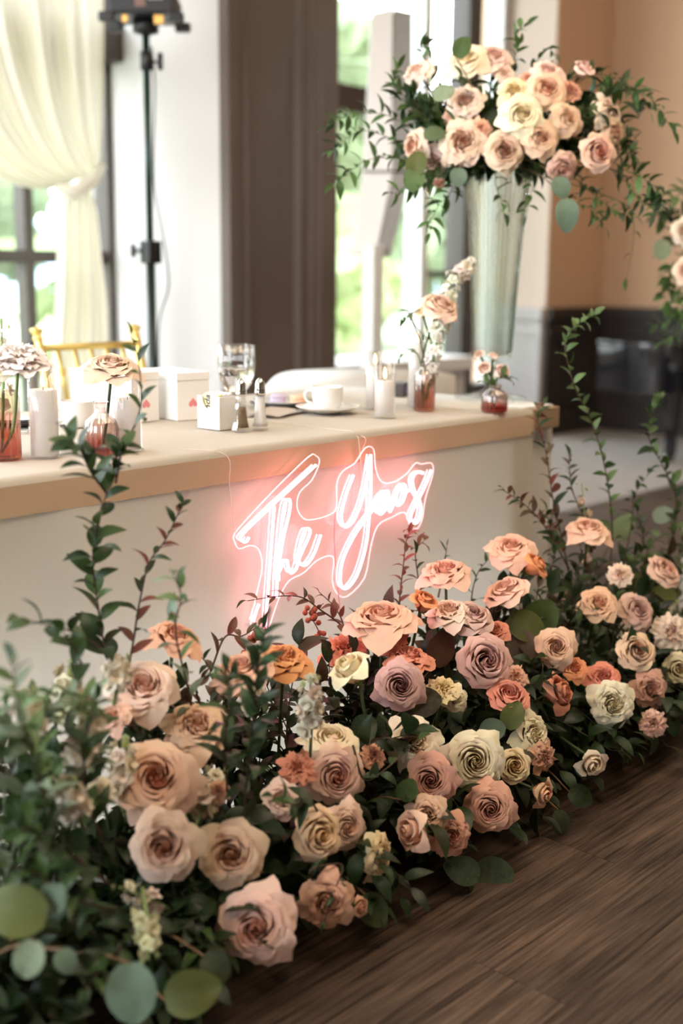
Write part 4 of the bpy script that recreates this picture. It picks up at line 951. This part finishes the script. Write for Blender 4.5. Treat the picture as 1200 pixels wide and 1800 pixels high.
# big eucalyptus discs the photo shows one by one
EU = [
 (232, 1745, 105, BG, -1.45, .1, 'pale blue-green round leaf at the bottom edge, left of the olive round leaf', 1.17),
 (338, 1745, 100, OL, .3, .1, 'large olive round leaf at the bottom edge', 1.17),
 (25, 1600, 115, OL, 2.9, .2, 'large olive round leaf at the lower left edge', 1.25),
 (95, 1575, 62, BG, .9, .6, 'pale pointed oval leaf above the lower left round leaves', 1.23),
 (50, 1688, 72, PG, -1.9, .2, 'pale folded round leaf at the lower left, over the floor', 1.2),
 (115, 1690, 45, BG, -1.2, .8, 'small narrow pale leaf right of the folded round leaf', 1.21),
 (926, 1102, 72, OL, -.35, .1, 'olive round leaf, left of the twin leaves by the pink roses', 1.42),
 (950, 1085, 70, MG, .9, .3, 'green round leaf, right of the twin leaves by the pink roses', 1.43),
 (917, 1145, 74, (.20, .14, .115), 1.35, 0, 'grey-brown round leaf with a clear midrib in the centre right', 1.42),
 (901, 1257, 52, OL, 1.1, .1, 'olive-yellow round leaf over the cream rose', 1.28),
 (866, 1283, 46, (.11, .16, .115), .3, .1, 'blue-green round leaf above the round cream rose', 1.3),
 (716, 1388, 42, MG, 1.0, .2, 'green round leaf at the left of the dusty pink rose with dark heart', 1.26),
 (815, 1200, 40, OL, 2.4, .1, 'bright olive leaf tip under the large mauve-pink rose', 1.42),
 (655, 1600, 62, (.06, .075, .025), -1.1, .2, 'dark olive round leaf beside the tiny pink bud', 1.2),
 (775, 1140, 66, (.12, .045, .03), 1.2, .2, 'dark brown-red round leaf behind the large mauve-pink rose', 1.46),
 (745, 1235, 64, (.05, .035, .02), .2, .2, 'dark brown leaf beside the mauve rose', 1.36),
 (1118, 1032, 52, OL, -1.2, .2, 'olive round leaf above the mauve rose of the right cluster', 1.5),
 (1168, 1045, 48, OL, .1, .2, 'olive round leaf at the right below the peach rose', 1.48),
 (1095, 925, 50, (.34, .44, .22), .9, .6, 'pale green translucent leaf high in the right cluster', 1.6),
 (1165, 905, 36, (.36, .46, .34), .4, .6, 'mint round leaf at the right edge high up', 1.6),
 (985, 1447, 46, (.05, .06, .03), -1.4, .2, 'dark oval leaf under the apricot rosebud over the floor', 1.2),
 (868, 1538, 70, (.03, .045, .02), .1, .2, 'very dark round leaf lowest in the centre, resting over the floor', 1.19),
 (812, 1530, 64, (.03, .045, .02), 2.8, .2, 'very dark round leaf left of the lowest central leaf', 1.2),
 (380, 1700, 58, (.05, .06, .03), -.7, .2, 'dark round leaf tucked under the lowest big blush rose', 1.18),
 (1020, 1400, 44, DG, -.4, .2, 'dark green round leaf beside the loose cream rose', 1.22),
 (640, 1275, 44, DG, .5, .2, 'dark green round leaf above the cream upward rose', 1.38),
]
for px, py, sz, c, an, fc, lab, Y in EU: euca(px, py, sz, c, an, fc, lab, Y=Y)

# named vines, traced along their stems
gd = [DG, DG, MG]; gr = [DG, RD, BR, BR]; gl = [MG, LG, LG]; gp = [PG, LG, BG, MG]
V_ = [
 ([(205, 1300), (195, 1194), (180, 1119), (169, 1044), (163, 987), (169, 942), (187, 867), (200, 817), (215, 790)], 1.52, 1.50, 36, .054, gd, 'oval', 'tall dark vine rising at the left in front of the table edge'),
 ([(187, 867), (160, 830), (140, 790), (120, 770)], 1.50, 1.48, 15, .05, gd, 'oval', 'dark leaf spray crossing the table edge at the left'),
 ([(203, 850), (215, 790), (240, 740), (248, 700), (243, 633), (230, 590)], 1.50, 1.52, 13, .036, [DG, MG], 'oval', 'thin vine tip reaching up past the rose vase'),
 ([(210, 1250), (232, 1140), (245, 1060), (262, 990), (290, 950), (312, 905), (325, 880)], 1.5, 1.46, 24, .038, [DG, DG, RD, RD], 'lance', 'vine with reddish leaves right of the tall left vine'),
 ([(200, 1160), (150, 1120), (90, 1100), (40, 1090)], 1.46, 1.40, 9, .052, gd, 'oval', 'horizontal dark leafy twig pointing left from the tall vine'),
 ([(150, 1180), (130, 1140), (110, 1110)], 1.44, 1.40, 5, .05, gd, 'oval', 'short drooping dark twig below the horizontal twig'),
 ([(345, 1290), (330, 1210), (308, 1110), (318, 1050), (305, 1010)], 1.48, 1.30, 16, .046, gp, 'lance', 'pale grey-green blurred sprig in front of the peach rose at the back left'),
 ([(425, 1480), (435, 1350), (445, 1260), (455, 1170), (465, 1110)], 1.30, 1.22, 34, .052, [DG, DG, (.05, .12, .05)], 'lance', 'dense dark green foreground sprig in front of the orange-yellow rose'),
 ([(400, 1400), (395, 1300), (405, 1220), (395, 1170)], 1.32, 1.25, 22, .048, gd, 'lance', 'dark green sprig left of the dense foreground sprig'),
 ([(120, 1500), (70, 1380), (40, 1270), (20, 1160)], 1.32, 1.26, 24, .050, gp, 'lance', 'pale leafy sprig curving up at the left edge'),
 ([(160, 1500), (120, 1400), (75, 1340), (20, 1290)], 1.36, 1.30, 22, .050, [MG, DG, LG], 'oval', 'mid green sprig reaching the left edge'),
 ([(180, 1480), (150, 1390), (150, 1300), (170, 1230)], 1.34, 1.30, 20, .048, [MG, DG, PG], 'lance', 'mid green blurred sprig left of the white stock'),
 ([(200, 1560), (120, 1500), (60, 1460), (5, 1450)], 1.32, 1.26, 20, .050, gd, 'oval', 'dark green sprig spreading to the left edge low down'),
 ([(200, 1600), (130, 1580), (70, 1540), (10, 1520)], 1.30, 1.24, 18, .048, [DG, MG], 'lance', 'dark sprig above the lower left round leaves'),
 ([(250, 1600), (215, 1660), (180, 1700), (150, 1740)], 1.3, 1.18, 16, .042, gd, 'lance', 'dark sprig drooping to the floor at the bottom left'),
 ([(350, 1600), (355, 1680), (340, 1750)], 1.28, 1.2, 14, .045, gd, 'lance', 'dark sprig behind the large olive round leaf'),
 ([(640, 1150), (600, 1100), (560, 1070), (530, 1050), (490, 1048), (435, 1056)], 1.6, 1.66, 15, .036, gr, 'lance', 'thin reddish-brown twig curving left under the sign'),
 ([(370, 1180), (395, 1120), (425, 1118), (455, 1100)], 1.55, 1.6, 8, .040, gr, 'lance', 'dark red twig at the foot of the sign'),
 ([(360, 1260), (345, 1210), (370, 1180), (350, 1150)], 1.5, 1.52, 9, .036, gr, 'lance', 'dark red twig left of the coral-blush rose'),
 ([(705, 1130), (702, 1060), (708, 1000), (714, 950), (722, 930)], 1.60, 1.66, 24, .034, [RD, RD, BR], 'lance', 'upright red-leaved sprig right of the sign'),
 ([(600, 1180), (605, 1110), (590, 1070), (560, 1040)], 1.6, 1.66, 10, .030, [RD, BR], 'lance', 'small red-leaved twig below the capital Y of the sign'),
 ([(740, 1100), (735, 1020), (730, 970), (745, 950)], 1.6, 1.66, 10, .036, [BR, DG], 'oval', 'brown-green twig left of the ruffled peach rose'),
 ([(835, 1120), (828, 1060), (838, 1010), (860, 980)], 1.58, 1.62, 10, .034, gd, 'lance', 'dark twig between the ruffled peach and the tallest pink rose'),
 ([(770, 1050), (780, 1000), (785, 960)], 1.62, 1.66, 8, .034, gd, 'fine', 'thin dark leaf tips behind the ruffled peach rose'),
 ([(1060, 1080), (1075, 960), (1072, 880), (1058, 800), (1035, 730), (1010, 680), (993, 610), (1005, 580), (1028, 562), (1048, 552)], 1.56, 1.62, 44, .030, gl, 'oval', 'tallest curling pale-green vine rising on the right'),
 ([(1150, 1080), (1180, 970), (1188, 880), (1165, 820), (1140, 770), (1148, 720), (1160, 700)], 1.52, 1.56, 34, .032, [MG, DG, LG], 'oval', 'second tall green vine near the right edge'),
 ([(1010, 1060), (990, 960), (972, 880), (960, 800), (945, 740), (955, 712)], 1.60, 1.64, 26, .034, [BR, DG, RD], 'lance', 'dark red-brown vine at the right corner of the table'),
 ([(1000, 1000), (960, 930), (925, 890), (885, 862)], 1.60, 1.62, 20, .030, gr, 'lance', 'reddish twig arching left over the tablecloth corner'),
 ([(1030, 1040), (1035, 940), (1005, 860), (1000, 800)], 1.60, 1.64, 22, .030, [MG, DG, BR], 'lance', 'dark leafy twig between the corner vine and the tallest vine'),
 ([(1090, 1020), (1110, 920), (1115, 870), (1140, 832)], 1.55, 1.6, 12, .030, [MG, DG], 'oval', 'sparse twig pointing right of the tallest vine'),
 ([(1120, 1080), (1130, 1000), (1150, 950), (1205, 930)], 1.5, 1.5, 16, .034, [MG, LG], 'oval', 'bright green sprig pointing to the right edge'),
 ([(1080, 1100), (1100, 1010), (1130, 960), (1120, 900)], 1.5, 1.52, 18, .034, gd, 'oval', 'dark green sprig above the olive leaf of the right cluster'),
 ([(1180, 1200), (1195, 1120), (1190, 1040), (1200, 960)], 1.45, 1.5, 18, .036, gl, 'oval', 'green sprig climbing along the right edge'),
 ([(990, 1120), (965, 1040), (975, 960), (960, 900)], 1.55, 1.6, 22, .034, gd, 'lance', 'dark sprig behind the burnt orange rose'),
 ([(1050, 1150), (1030, 1090), (1010, 1040), (1020, 980)], 1.5, 1.54, 24, .036, gd, 'lance', 'dark sprig left of the half-covered peach rose'),
 ([(1000, 1170), (1040, 1130), (1075, 1090), (1080, 1040)], 1.46, 1.48, 22, .036, gd, 'lance', 'dark sprig crossing the middle of the right cluster'),
 ([(1080, 1120), (1040, 1080), (1005, 1070), (970, 1075)], 1.42, 1.42, 16, .034, [DG, MG], 'lance', 'dark pointed sprig above the small peach rose'),
 ([(1010, 1260), (1030, 1220), (1045, 1180), (1040, 1140)], 1.38, 1.4, 16, .034, gd, 'lance', 'dark sprig left of the cream rose facing the camera'),
 ([(1060, 1290), (1100, 1310), (1125, 1335), (1140, 1375)], 1.3, 1.26, 14, .032, [MG, DG], 'fine', 'fine-leaved spray drooping onto the floor at the right'),
 ([(930, 1440), (975, 1430), (1000, 1440), (1025, 1470)], 1.26, 1.2, 8, .028, gd, 'fine', 'fine dark spray over the floor beneath the apricot rosebud'),
 ([(905, 1080), (880, 1050), (860, 1090), (850, 1120)], 1.5, 1.45, 8, .032, [BR, DG], 'lance', 'brown twig beneath the pink rose tilted left'),
 ([(560, 1430), (540, 1400), (520, 1415), (480, 1400)], 1.26, 1.22, 8, .05, gd, 'lance', 'long dark leaves over the yellow-cream rose'),
 ([(620, 1310), (640, 1370), (680, 1350), (735, 1300)], 1.3, 1.24, 7, .034, gd, 'oval', 'twig with the dark leaf lying across the cream rose'),
 ([(560, 1560), (545, 1530), (600, 1520), (590, 1560), (570, 1620)], 1.24, 1.19, 6, .03, gd, 'lance', 'curled tendril in front of the low peach rose'),
]
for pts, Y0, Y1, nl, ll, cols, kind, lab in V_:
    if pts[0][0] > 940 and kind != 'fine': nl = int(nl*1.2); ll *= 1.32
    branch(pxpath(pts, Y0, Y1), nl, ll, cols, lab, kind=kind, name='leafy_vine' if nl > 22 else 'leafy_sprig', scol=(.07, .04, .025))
def berries(pts, Y, n, lab):
    P = smooth_path(pxpath(pts, Y, Y), 4); root = empty('berry_sprig', P[0], lab, 'greenery')
    loc(ob('stem', tube(P, .0012, 5), m_stem, root, None, (.2, .06, .04)), root); r = random.Random(n)
    bv, bf = lathe([(0, -.5), (.35, -.35), (.5, 0), (.35, .35), (0, .5)], 8)
    me = mesh('berry', bv, bf); me.materials.append(m_petal)
    for k in range(n):
        p = P[int((.3+.7*k/n)*(len(P)-1))]; ob('berry', me, None, root, Matrix.Translation(p-P[0]+Vector((r.uniform(-.012, .012), r.uniform(-.008, .008), r.uniform(-.012, .012)))) @ Matrix.Scale(.012, 4), (.70, .20, .18))
berries([(575, 1160), (560, 1110), (545, 1080), (552, 1065)], 1.62, 14, 'sprig of pink berry-like buds below the sign')
berries([(435, 1180), (440, 1130), (455, 1100)], 1.62, 10, 'sprig of dark red buds at the foot of the letter T')

# low filler: individual sprigs between the blooms
fr_ = random.Random(11)
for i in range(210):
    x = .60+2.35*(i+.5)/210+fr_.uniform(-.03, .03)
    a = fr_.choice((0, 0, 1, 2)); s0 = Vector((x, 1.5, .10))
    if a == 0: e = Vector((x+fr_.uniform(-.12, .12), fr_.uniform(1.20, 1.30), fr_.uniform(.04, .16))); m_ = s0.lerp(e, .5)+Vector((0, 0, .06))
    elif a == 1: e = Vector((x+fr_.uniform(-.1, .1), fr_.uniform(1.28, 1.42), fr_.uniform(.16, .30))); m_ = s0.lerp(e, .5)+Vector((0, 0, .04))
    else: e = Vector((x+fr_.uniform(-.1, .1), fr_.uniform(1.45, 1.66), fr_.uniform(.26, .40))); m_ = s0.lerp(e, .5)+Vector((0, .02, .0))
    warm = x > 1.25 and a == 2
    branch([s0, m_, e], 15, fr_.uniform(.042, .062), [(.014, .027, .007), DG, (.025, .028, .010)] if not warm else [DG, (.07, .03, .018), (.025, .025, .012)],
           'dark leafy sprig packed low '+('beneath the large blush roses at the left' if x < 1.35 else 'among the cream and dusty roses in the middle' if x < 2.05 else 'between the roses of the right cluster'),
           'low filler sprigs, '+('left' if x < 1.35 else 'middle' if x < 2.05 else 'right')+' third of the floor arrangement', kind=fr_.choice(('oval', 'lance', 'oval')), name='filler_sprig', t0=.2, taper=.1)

for i in range(9):
    px = fr_.uniform(-10, 200); py = fr_.uniform(1200, 1520)
    Pa = aY(px, py, fr_.uniform(1.34, 1.42)); e = Pa+Vector((fr_.uniform(-.06, .04), fr_.uniform(-.04, .04), fr_.uniform(.03, .09)))
    branch([Vector((max(.62, Pa.x), 1.48, .10)), Pa, e], 14, fr_.uniform(.038, .05), [PG, PG, LG, MG], 'soft mixed green sprig filling the blurred left foliage', 'mixed sprigs in the left foliage', kind=fr_.choice(('oval', 'lance')), name='filler_sprig', t0=.35, taper=.2)
for i in range(30):
    px = fr_.choice((fr_.uniform(240, 470), fr_.uniform(560, 960), fr_.uniform(960, 1190))); py = (1250-.19*(px-240)+fr_.uniform(-50, 60))
    Pa = aY(px, py, fr_.uniform(1.48, 1.62)); base = Vector((clampx(Pa.x), 1.52, .10))
    branch([base, base.lerp(Pa, .6)+Vector((0, .03, 0)), Pa], 16, fr_.uniform(.034, .046), [DG, DG, (.08, .03, .02), BR], 'dark brown-green sprig at the back of the floor arrangement', 'back sprigs of the floor arrangement', kind=fr_.choice(('oval', 'lance')), name='filler_sprig', t0=.3, taper=.2)
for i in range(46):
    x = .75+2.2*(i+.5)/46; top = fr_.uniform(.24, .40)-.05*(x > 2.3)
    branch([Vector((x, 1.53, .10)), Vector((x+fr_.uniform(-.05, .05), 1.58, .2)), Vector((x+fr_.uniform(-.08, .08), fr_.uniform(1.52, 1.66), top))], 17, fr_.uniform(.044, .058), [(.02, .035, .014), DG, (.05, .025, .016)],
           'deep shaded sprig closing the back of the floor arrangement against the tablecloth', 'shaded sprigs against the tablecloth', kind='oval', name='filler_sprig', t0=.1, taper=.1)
# ---------------- tall arrangement on the trumpet vase
VT = VP+Vector((0, 0, .64)); DV = depth(VT)
def top_rose(px, py, d, pal, axis, kind, label, dz=0, name='rose', cat='rose', group=None, tgt=None):
    D = DV+dz; P = aD(px, py, D); s = d/FPX*D/2*1.12
    return bloom(name, P, s, axis, pal, kind, label, cat, group, target=(tgt or VT)+Vector((0, 0, -.01)))
TOP = [
 (819, 107, 62, 'white', (-.3, .45, .9), 'open', 'white rose highest in the tall arrangement', -.05),
 (868, 99, 56, 'pale', (.1, .5, .8), 'garden', 'pale blush rose right of the highest white rose', -.04),
 (733, 126, 46, 'pale', (-.5, .5, .7), 'open', 'small blush rose far upper left of the tall arrangement', -.02),
 (817, 178, 58, 'pale', (-.2, .2, 1), 'garden', 'blush rose under the highest white rose', -.10),
 (806, 200, 48, 'dusty', (-.3, 0, .9), 'garden', 'deeper pink rose just under the blush one, left of centre', -.08),
 (813, 248, 70, 'blush', (-.2, .0, 1), 'garden', 'large pink rose at the lower left of the tall arrangement', -.14),
 (844, 226, 38, 'peach', (.1, .1, 1), 'ruffled', 'small peach ruffled bloom right of the large pink rose', -.14),
 (735, 258, 56, 'blush', (-.8, -.1, .6), 'cup', 'pink rose in profile at the left side of the tall arrangement', -.08),
 (760, 280, 44, 'pale', (-.1, -.4, .9), 'garden', 'pale pink rose below the profile rose', -.09),
 (886, 264, 58, 'blush', (0, -.15, 1), 'open', 'blush rose low in the middle of the tall arrangement', -.15),
 (917, 202, 64, 'white', (0, .1, 1), 'open', 'white rose in the centre of the tall arrangement', -.17),
 (903, 160, 50, 'cream', (-.1, .3, 1), 'garden', 'cream rose above the central white rose', -.12),
 (950, 243, 54, 'peach', (.1, 0, 1), 'open', 'peach rose lower right of the central white rose', -.16),
 (960, 158, 60, 'blush', (.1, .2, 1), 'open', 'blush rose upper right of the central white rose', -.13),
 (962, 126, 52, 'pale', (.1, .5, .9), 'garden', 'pale blush rose at the top right of centre', -.08),
 (995, 209, 52, 'peach', (.3, .1, 1), 'open', 'peach rose right of centre in the tall arrangement', -.14),
 (1021, 129, 42, 'pale', (.35, .6, .7), 'bud', 'cream-pink bud at the top right of the tall arrangement', -.04),
 (1070, 196, 56, 'pale', (.5, .2, .8), 'garden', 'pale pink rose at the right side, upper of two', -.06),
 (1078, 232, 50, 'blush', (.6, -.1, .8), 'garden', 'pink rose at the right side, lower of two', -.07),
 (1047, 269, 62, 'blush', (.25, -.05, 1), 'cup', 'pink rose facing the camera low on the right of the tall arrangement', -.12),
 (987, 293, 50, 'peach', (.1, -.6, .8), 'cup', 'peach rose hanging lowest on the right of the tall arrangement', -.12),
 (1002, 160, 40, 'dusty', (.2, .3, .9), 'ruffled', 'dusty red bloom between the upper right roses', -.09),
 (930, 140, 36, 'dusty', (0, .4, .9), 'ruffled', 'dusty pink bloom behind the central cream rose', -.08),
 (885, 130, 36, 'pale', (0, .5, .9), 'ruffled', 'small pale filler bloom beneath the top roses', -.05),
 (772, 318, 22, 'peach', (-.2, -.7, .6), 'bud', 'tiny peach bud hanging under the left of the tall arrangement', -.1),
]
for q in TOP: top_rose(*q)
def tb2(pts, d0, d1, nl, ll, cols, kind, lab, group=None, start=True, nm='hanging_vine', o0=None):
    n = len(pts)-1
    n = max(n, 1); P = [aD(x, y_, DV+d0+(d1-d0)*i/n) for i, (x, y_) in enumerate(pts)]
    if start: P = [(o0 or VT)+Vector((0, 0, -.005))]+P
    return branch(P, nl, ll, cols, lab, group, kind=kind, name=nm, t0=.28 if start else .08, scol=(.12, .14, .05), r0=.0016, taper=.2)
gt = [MG, DG, (.10, .20, .06)]
TV = [
 ([(800, 280), (730, 230), (670, 200), (610, 205), (575, 222)], 0, -.1, 28, .052, 'vine reaching furthest left over the window frame'),
 ([(780, 300), (700, 250), (640, 230), (600, 250), (585, 265)], 0, -.1, 26, .048, 'second vine on the left, ending beside the speaker'),
 ([(780, 300), (710, 280), (650, 280), (610, 305), (585, 325)], 0, -.15, 26, .048, 'drooping left vine, lowest tip at the window edge'),
 ([(790, 260), (730, 190), (690, 150), (700, 120)], 0, -.05, 22, .046, 'vine at the upper left of the tall arrangement'),
 ([(800, 200), (760, 140), (740, 90), (750, 80)], 0, 0, 14, .046, 'short leafy tip above the far upper left rose'),
 ([(810, 310), (790, 340), (765, 370), (755, 410)], -.05, -.15, 20, .050, 'vine hanging straight down left of the crystal vase'),
 ([(800, 310), (750, 320), (720, 330), (690, 340)], -.05, -.15, 18, .044, 'vine tip hanging lower left before the speaker'),
 ([(870, 320), (880, 350), (885, 375)], -.1, -.15, 8, .046, 'short dark leaf tip over the vase rim'),
 ([(930, 320), (930, 350), (925, 380)], -.1, -.12, 8, .046, 'short leaf tip right of the vase rim'),
 ([(900, 120), (910, 85), (905, 60), (925, 45)], 0, 0, 14, .040, 'upright twig on top of the tall arrangement'),
 ([(930, 130), (950, 100), (965, 85), (975, 100)], 0, 0, 10, .040, 'short upright twig right of the top'),
 ([(1000, 160), (1050, 130), (1100, 150), (1150, 180), (1182, 230)], 0, -.05, 26, .046, 'long vine arching to the far right'),
 ([(1030, 180), (1090, 150), (1130, 170), (1140, 195)], 0, .05, 20, .044, 'vine above the two right side roses'),
 ([(1050, 280), (1100, 300), (1140, 320), (1165, 350), (1150, 380)], -.05, -.1, 30, .046, 'dense vine at the lower right'),
 ([(1050, 290), (1100, 320), (1130, 360), (1160, 350)], -.05, -.05, 28, .042, 'second dense vine at the lower right'),
 ([(1000, 310), (1040, 340), (1080, 370), (1110, 380)], -.05, -.1, 26, .042, 'vine below the pink rose facing the camera'),
 ([(1060, 260), (1110, 270), (1100, 240), (1120, 300)], -.05, 0, 22, .044, 'leaf spray right of the low pink rose'),
 ([(960, 310), (1000, 350), (1040, 370), (1060, 400)], -.05, -.1, 20, .040, 'loose vine hanging between vase and wall'),
 ([(1080, 350), (1110, 380), (1112, 430), (1100, 490)], 0, 0, 5, .034, 'single bare tendril hanging lowest on the right'),
]
for pts, d0, d1, nl, ll, lab in TV:
    tb2(pts, d0, d1, nl, ll, gt, 'lance', lab)
fr_ = random.Random(5)
for i in range(84):
    px = fr_.uniform(700, 1110); py = 215+fr_.uniform(-110, 120)*(1-.5*abs(px-900)/200*.8)
    tb2([(px, py)], fr_.uniform(-.12, .12), 0, 13, fr_.uniform(.045, .06), [DG, (.05, .10, .04), MG], fr_.choice(('lance', 'oval')), 'dark green sprig filling the gaps between the roses of the tall arrangement', 'filler sprigs of the tall arrangement', nm='filler_sprig')
for px, py, sz, c, an, lab in [(732, 288, 44, OL, 1.2, 'olive round leaf at the left of the tall arrangement'), (727, 317, 42, (.12, .2, .07), -1.8, 'green round leaf below the olive one on the left'),
     (812, 84, 40, MG, 1.0, 'green round leaf sticking up behind the highest white rose'), (780, 165, 40, PG, .3, 'pale grey-green round leaf at the upper left'),
     (996, 378, 58, BG, -1.5, 'large pale blue-green round leaf hanging below the arrangement'), (805, 312, 34, BG, -1.6, 'grey-green oval leaf over the left vase rim'),
     (880, 250, 46, MG, .6, 'green folded leaf between the low roses'), (765, 235, 42, (.1, .15, .07), .2, 'dull green round leaf beside the profile rose'), (985, 330, 40, BG, -1.2, 'narrow grey-green leaf above the large pale leaf')]:
    euca(px, py, sz, c, an, .1, lab, D=DV-.14, root_to=VT)
fm = ob('foam_ball', lathe([(0, -.03), (.07, -.01), (.09, .04), (.07, .09), (0, .11)], 18), m_foam); fm.location = VT+Vector((0, 0, .02)); tag(fm, 'dark foam ball hidden inside the tall arrangement on the crystal vase', 'foam')
# ---------------- second arrangement entering from the right edge
VT2 = V2+Vector((0, 0, .73)); D2 = depth(VT2)
fm = ob('foam_ball', lathe([(0, -.03), (.07, -.01), (.09, .04), (.07, .09), (0, .11)], 18), m_foam); fm.location = VT2+Vector((0, 0, .02)); tag(fm, 'dark foam ball of the arrangement beyond the right edge', 'foam')
def b3(pts, nl, ll, cols, kind, lab, nm='hanging_vine'):
    P = [VT2]+[aD(x, y_, D2-.05) for x, y_ in pts]; return branch(P, nl, ll, cols, lab, kind=kind, name=nm, t0=.3, scol=(.12, .14, .05), r0=.0016, taper=.15)
b3([(1240, 420), (1200, 380), (1170, 370), (1165, 385)], 18, .055, [MG, DG], 'oval', 'green leaves at the right edge under the tall arrangement')
b3([(1230, 430), (1190, 420), (1165, 440)], 12, .05, [MG, LG], 'oval', 'short green tip at the right edge, mid height')
b3([(1230, 470), (1190, 470), (1175, 500), (1170, 530)], 22, .055, [MG, (.10, .2, .05)], 'oval', 'green leaves hanging down along the right edge')
b3([(1230, 480), (1200, 520), (1180, 560)], 22, .05, [(.10, .2, .05), LG], 'oval', 'bright green leaf cluster above the piano')
b3([(1230, 520), (1190, 560), (1150, 570)], 30, .045, [(.09, .2, .06), MG], 'fine', 'ferny tip pointing left above the piano')
b3([(1230, 530), (1195, 580), (1165, 600)], 30, .045, [(.12, .24, .07), MG], 'fine', 'ferny tip drooping onto the piano')
b3([(1230, 350), (1200, 340), (1180, 350)], 12, .05, [MG, LG], 'oval', 'leaf tip at the right edge level with the vase rim')
for px, py, d, pal, lab in [(1205, 405, 50, 'pale', 'pale pink rose cut off by the right edge, upper'), (1208, 475, 50, 'blush', 'blush rose cut off by the right edge, lower')]:
    P = aD(px, py, D2-.12); bloom('rose', P, d/FPX*(D2-.12)/2, (-.5, 0, .8), pal, 'garden', lab, 'rose', target=VT2)
for px, py, sz, lab in [(1162, 440, 38, 'pale hanging leaf at the right edge')]:
    euca(px, py, sz, PG, -1.7, .2, lab, D=D2-.1, root_to=VT2)

# ---------------- flowers in the small vases
def vt(v, z): return Vector(v.location)+Vector((0, 0, z))
P = aD(30, 628, 2.12); bloom('peony', P, 108/FPX*2.12/2, (.05, .9, .35), ((.95, .93, .90), (.95, .90, .82)), 'peony', 'big white many-petalled flower in the amber vase at the left edge', 'flower', target=vt(v_peony, .012), scol=(.16, .2, .07))
stock(vt(v_peony, .015), aD(2, 560, 2.2), 12, .016, (.85, .84, .74), 'white stock behind the big white flower at the left edge')
P = aD(196, 646, 2.28); bloom('rose', P, 92/FPX*2.28/2, (.15, .85, .5), 'pale', 'open', 'single blush rose in the red-based bottle vase', 'rose', target=vt(v_rose, .012))
P = aD(771, 545, 3.05); bloom('rose', P, 72/FPX*3.05/2, (.35, .6, .6), 'pale', 'cup', 'single blush rose in the tall pale bud vase', 'rose', target=vt(v_bud, .012))
P = aD(742, 552, 3.10); bloom('rose', P, 30/FPX*3.1/2, (-.5, .6, .6), 'cream', 'bud', 'small cream bud left of the rose in the bud vase', 'rose', target=vt(v_bud, .014))
stock(aD(757, 640, 3.06), aD(797, 483, 3.08), 20, .020, (.88, .87, .80), 'white stock leaning right above the rose of the bud vase', g=False)
stock(aD(790, 500, 3.08), aD(828, 462, 3.10), 12, .019, (.88, .87, .80), 'upper white stock tip beside the crystal vase', g=False)
stock(vt(v_bud, .015), aD(768, 590, 3.0), 14, .016, (.88, .87, .82), 'white stock blossoms below the rose of the bud vase', g=False)
branch([vt(v_bud, .02), aD(745, 640, 3.02), aD(738, 600, 3.0), aD(722, 560, 2.98), aD(716, 545, 2.98), aD(735, 580, 2.95), aD(770, 605, 2.95), aD(783, 590, 2.95)], 5, .03, [MG, LG], 'looping green tendril around the bud vase flowers', kind='lance', t0=.5)
branch([vt(v_bud, .05), aD(735, 625, 3.02), aD(715, 620, 3.0), aD(700, 630, 3.0)], 7, .036, [(.10, .22, .05), MG], 'green leafy twig left of the bud vase', kind='lance', t0=.4)
branch([aD(738, 545, 3.02), aD(720, 552, 3.0), aD(700, 565, 3.0)], 6, .028, [LG, MG], 'thin green tip left of the bud vase rose', kind='lance', t0=.3)
for (x, y_, d, ax, lab) in [(843, 625, 22, (-.5, .5, .6), 'upper left rosebud in the squat red vase'), (866, 628, 22, (.1, .8, .4), 'upper middle rosebud in the squat red vase'), (852, 650, 30, (-.3, .4, .8), 'lower left rosebud in the squat red vase'), (880, 655, 32, (.3, .3, .9), 'lower right rosebud in the squat red vase')]:
    P = aD(x, y_, 3.08); bloom('rosebud', P, d/FPX*3.08/2, ax, 'pale', 'bud', lab, 'rose', target=vt(v_small, .015))
branch([vt(v_small, .02), aD(868, 675, 3.06), aD(885, 660, 3.05), aD(896, 668, 3.04)], 6, .036, [DG, MG], 'green leaves right of the rosebuds in the squat vase', kind='oval', t0=.5)
branch([vt(v_small, .02), aD(862, 678, 3.06), aD(850, 672, 3.04)], 4, .036, [MG, LG], 'green leaves left of the rosebuds in the squat vase', kind='oval', t0=.5)
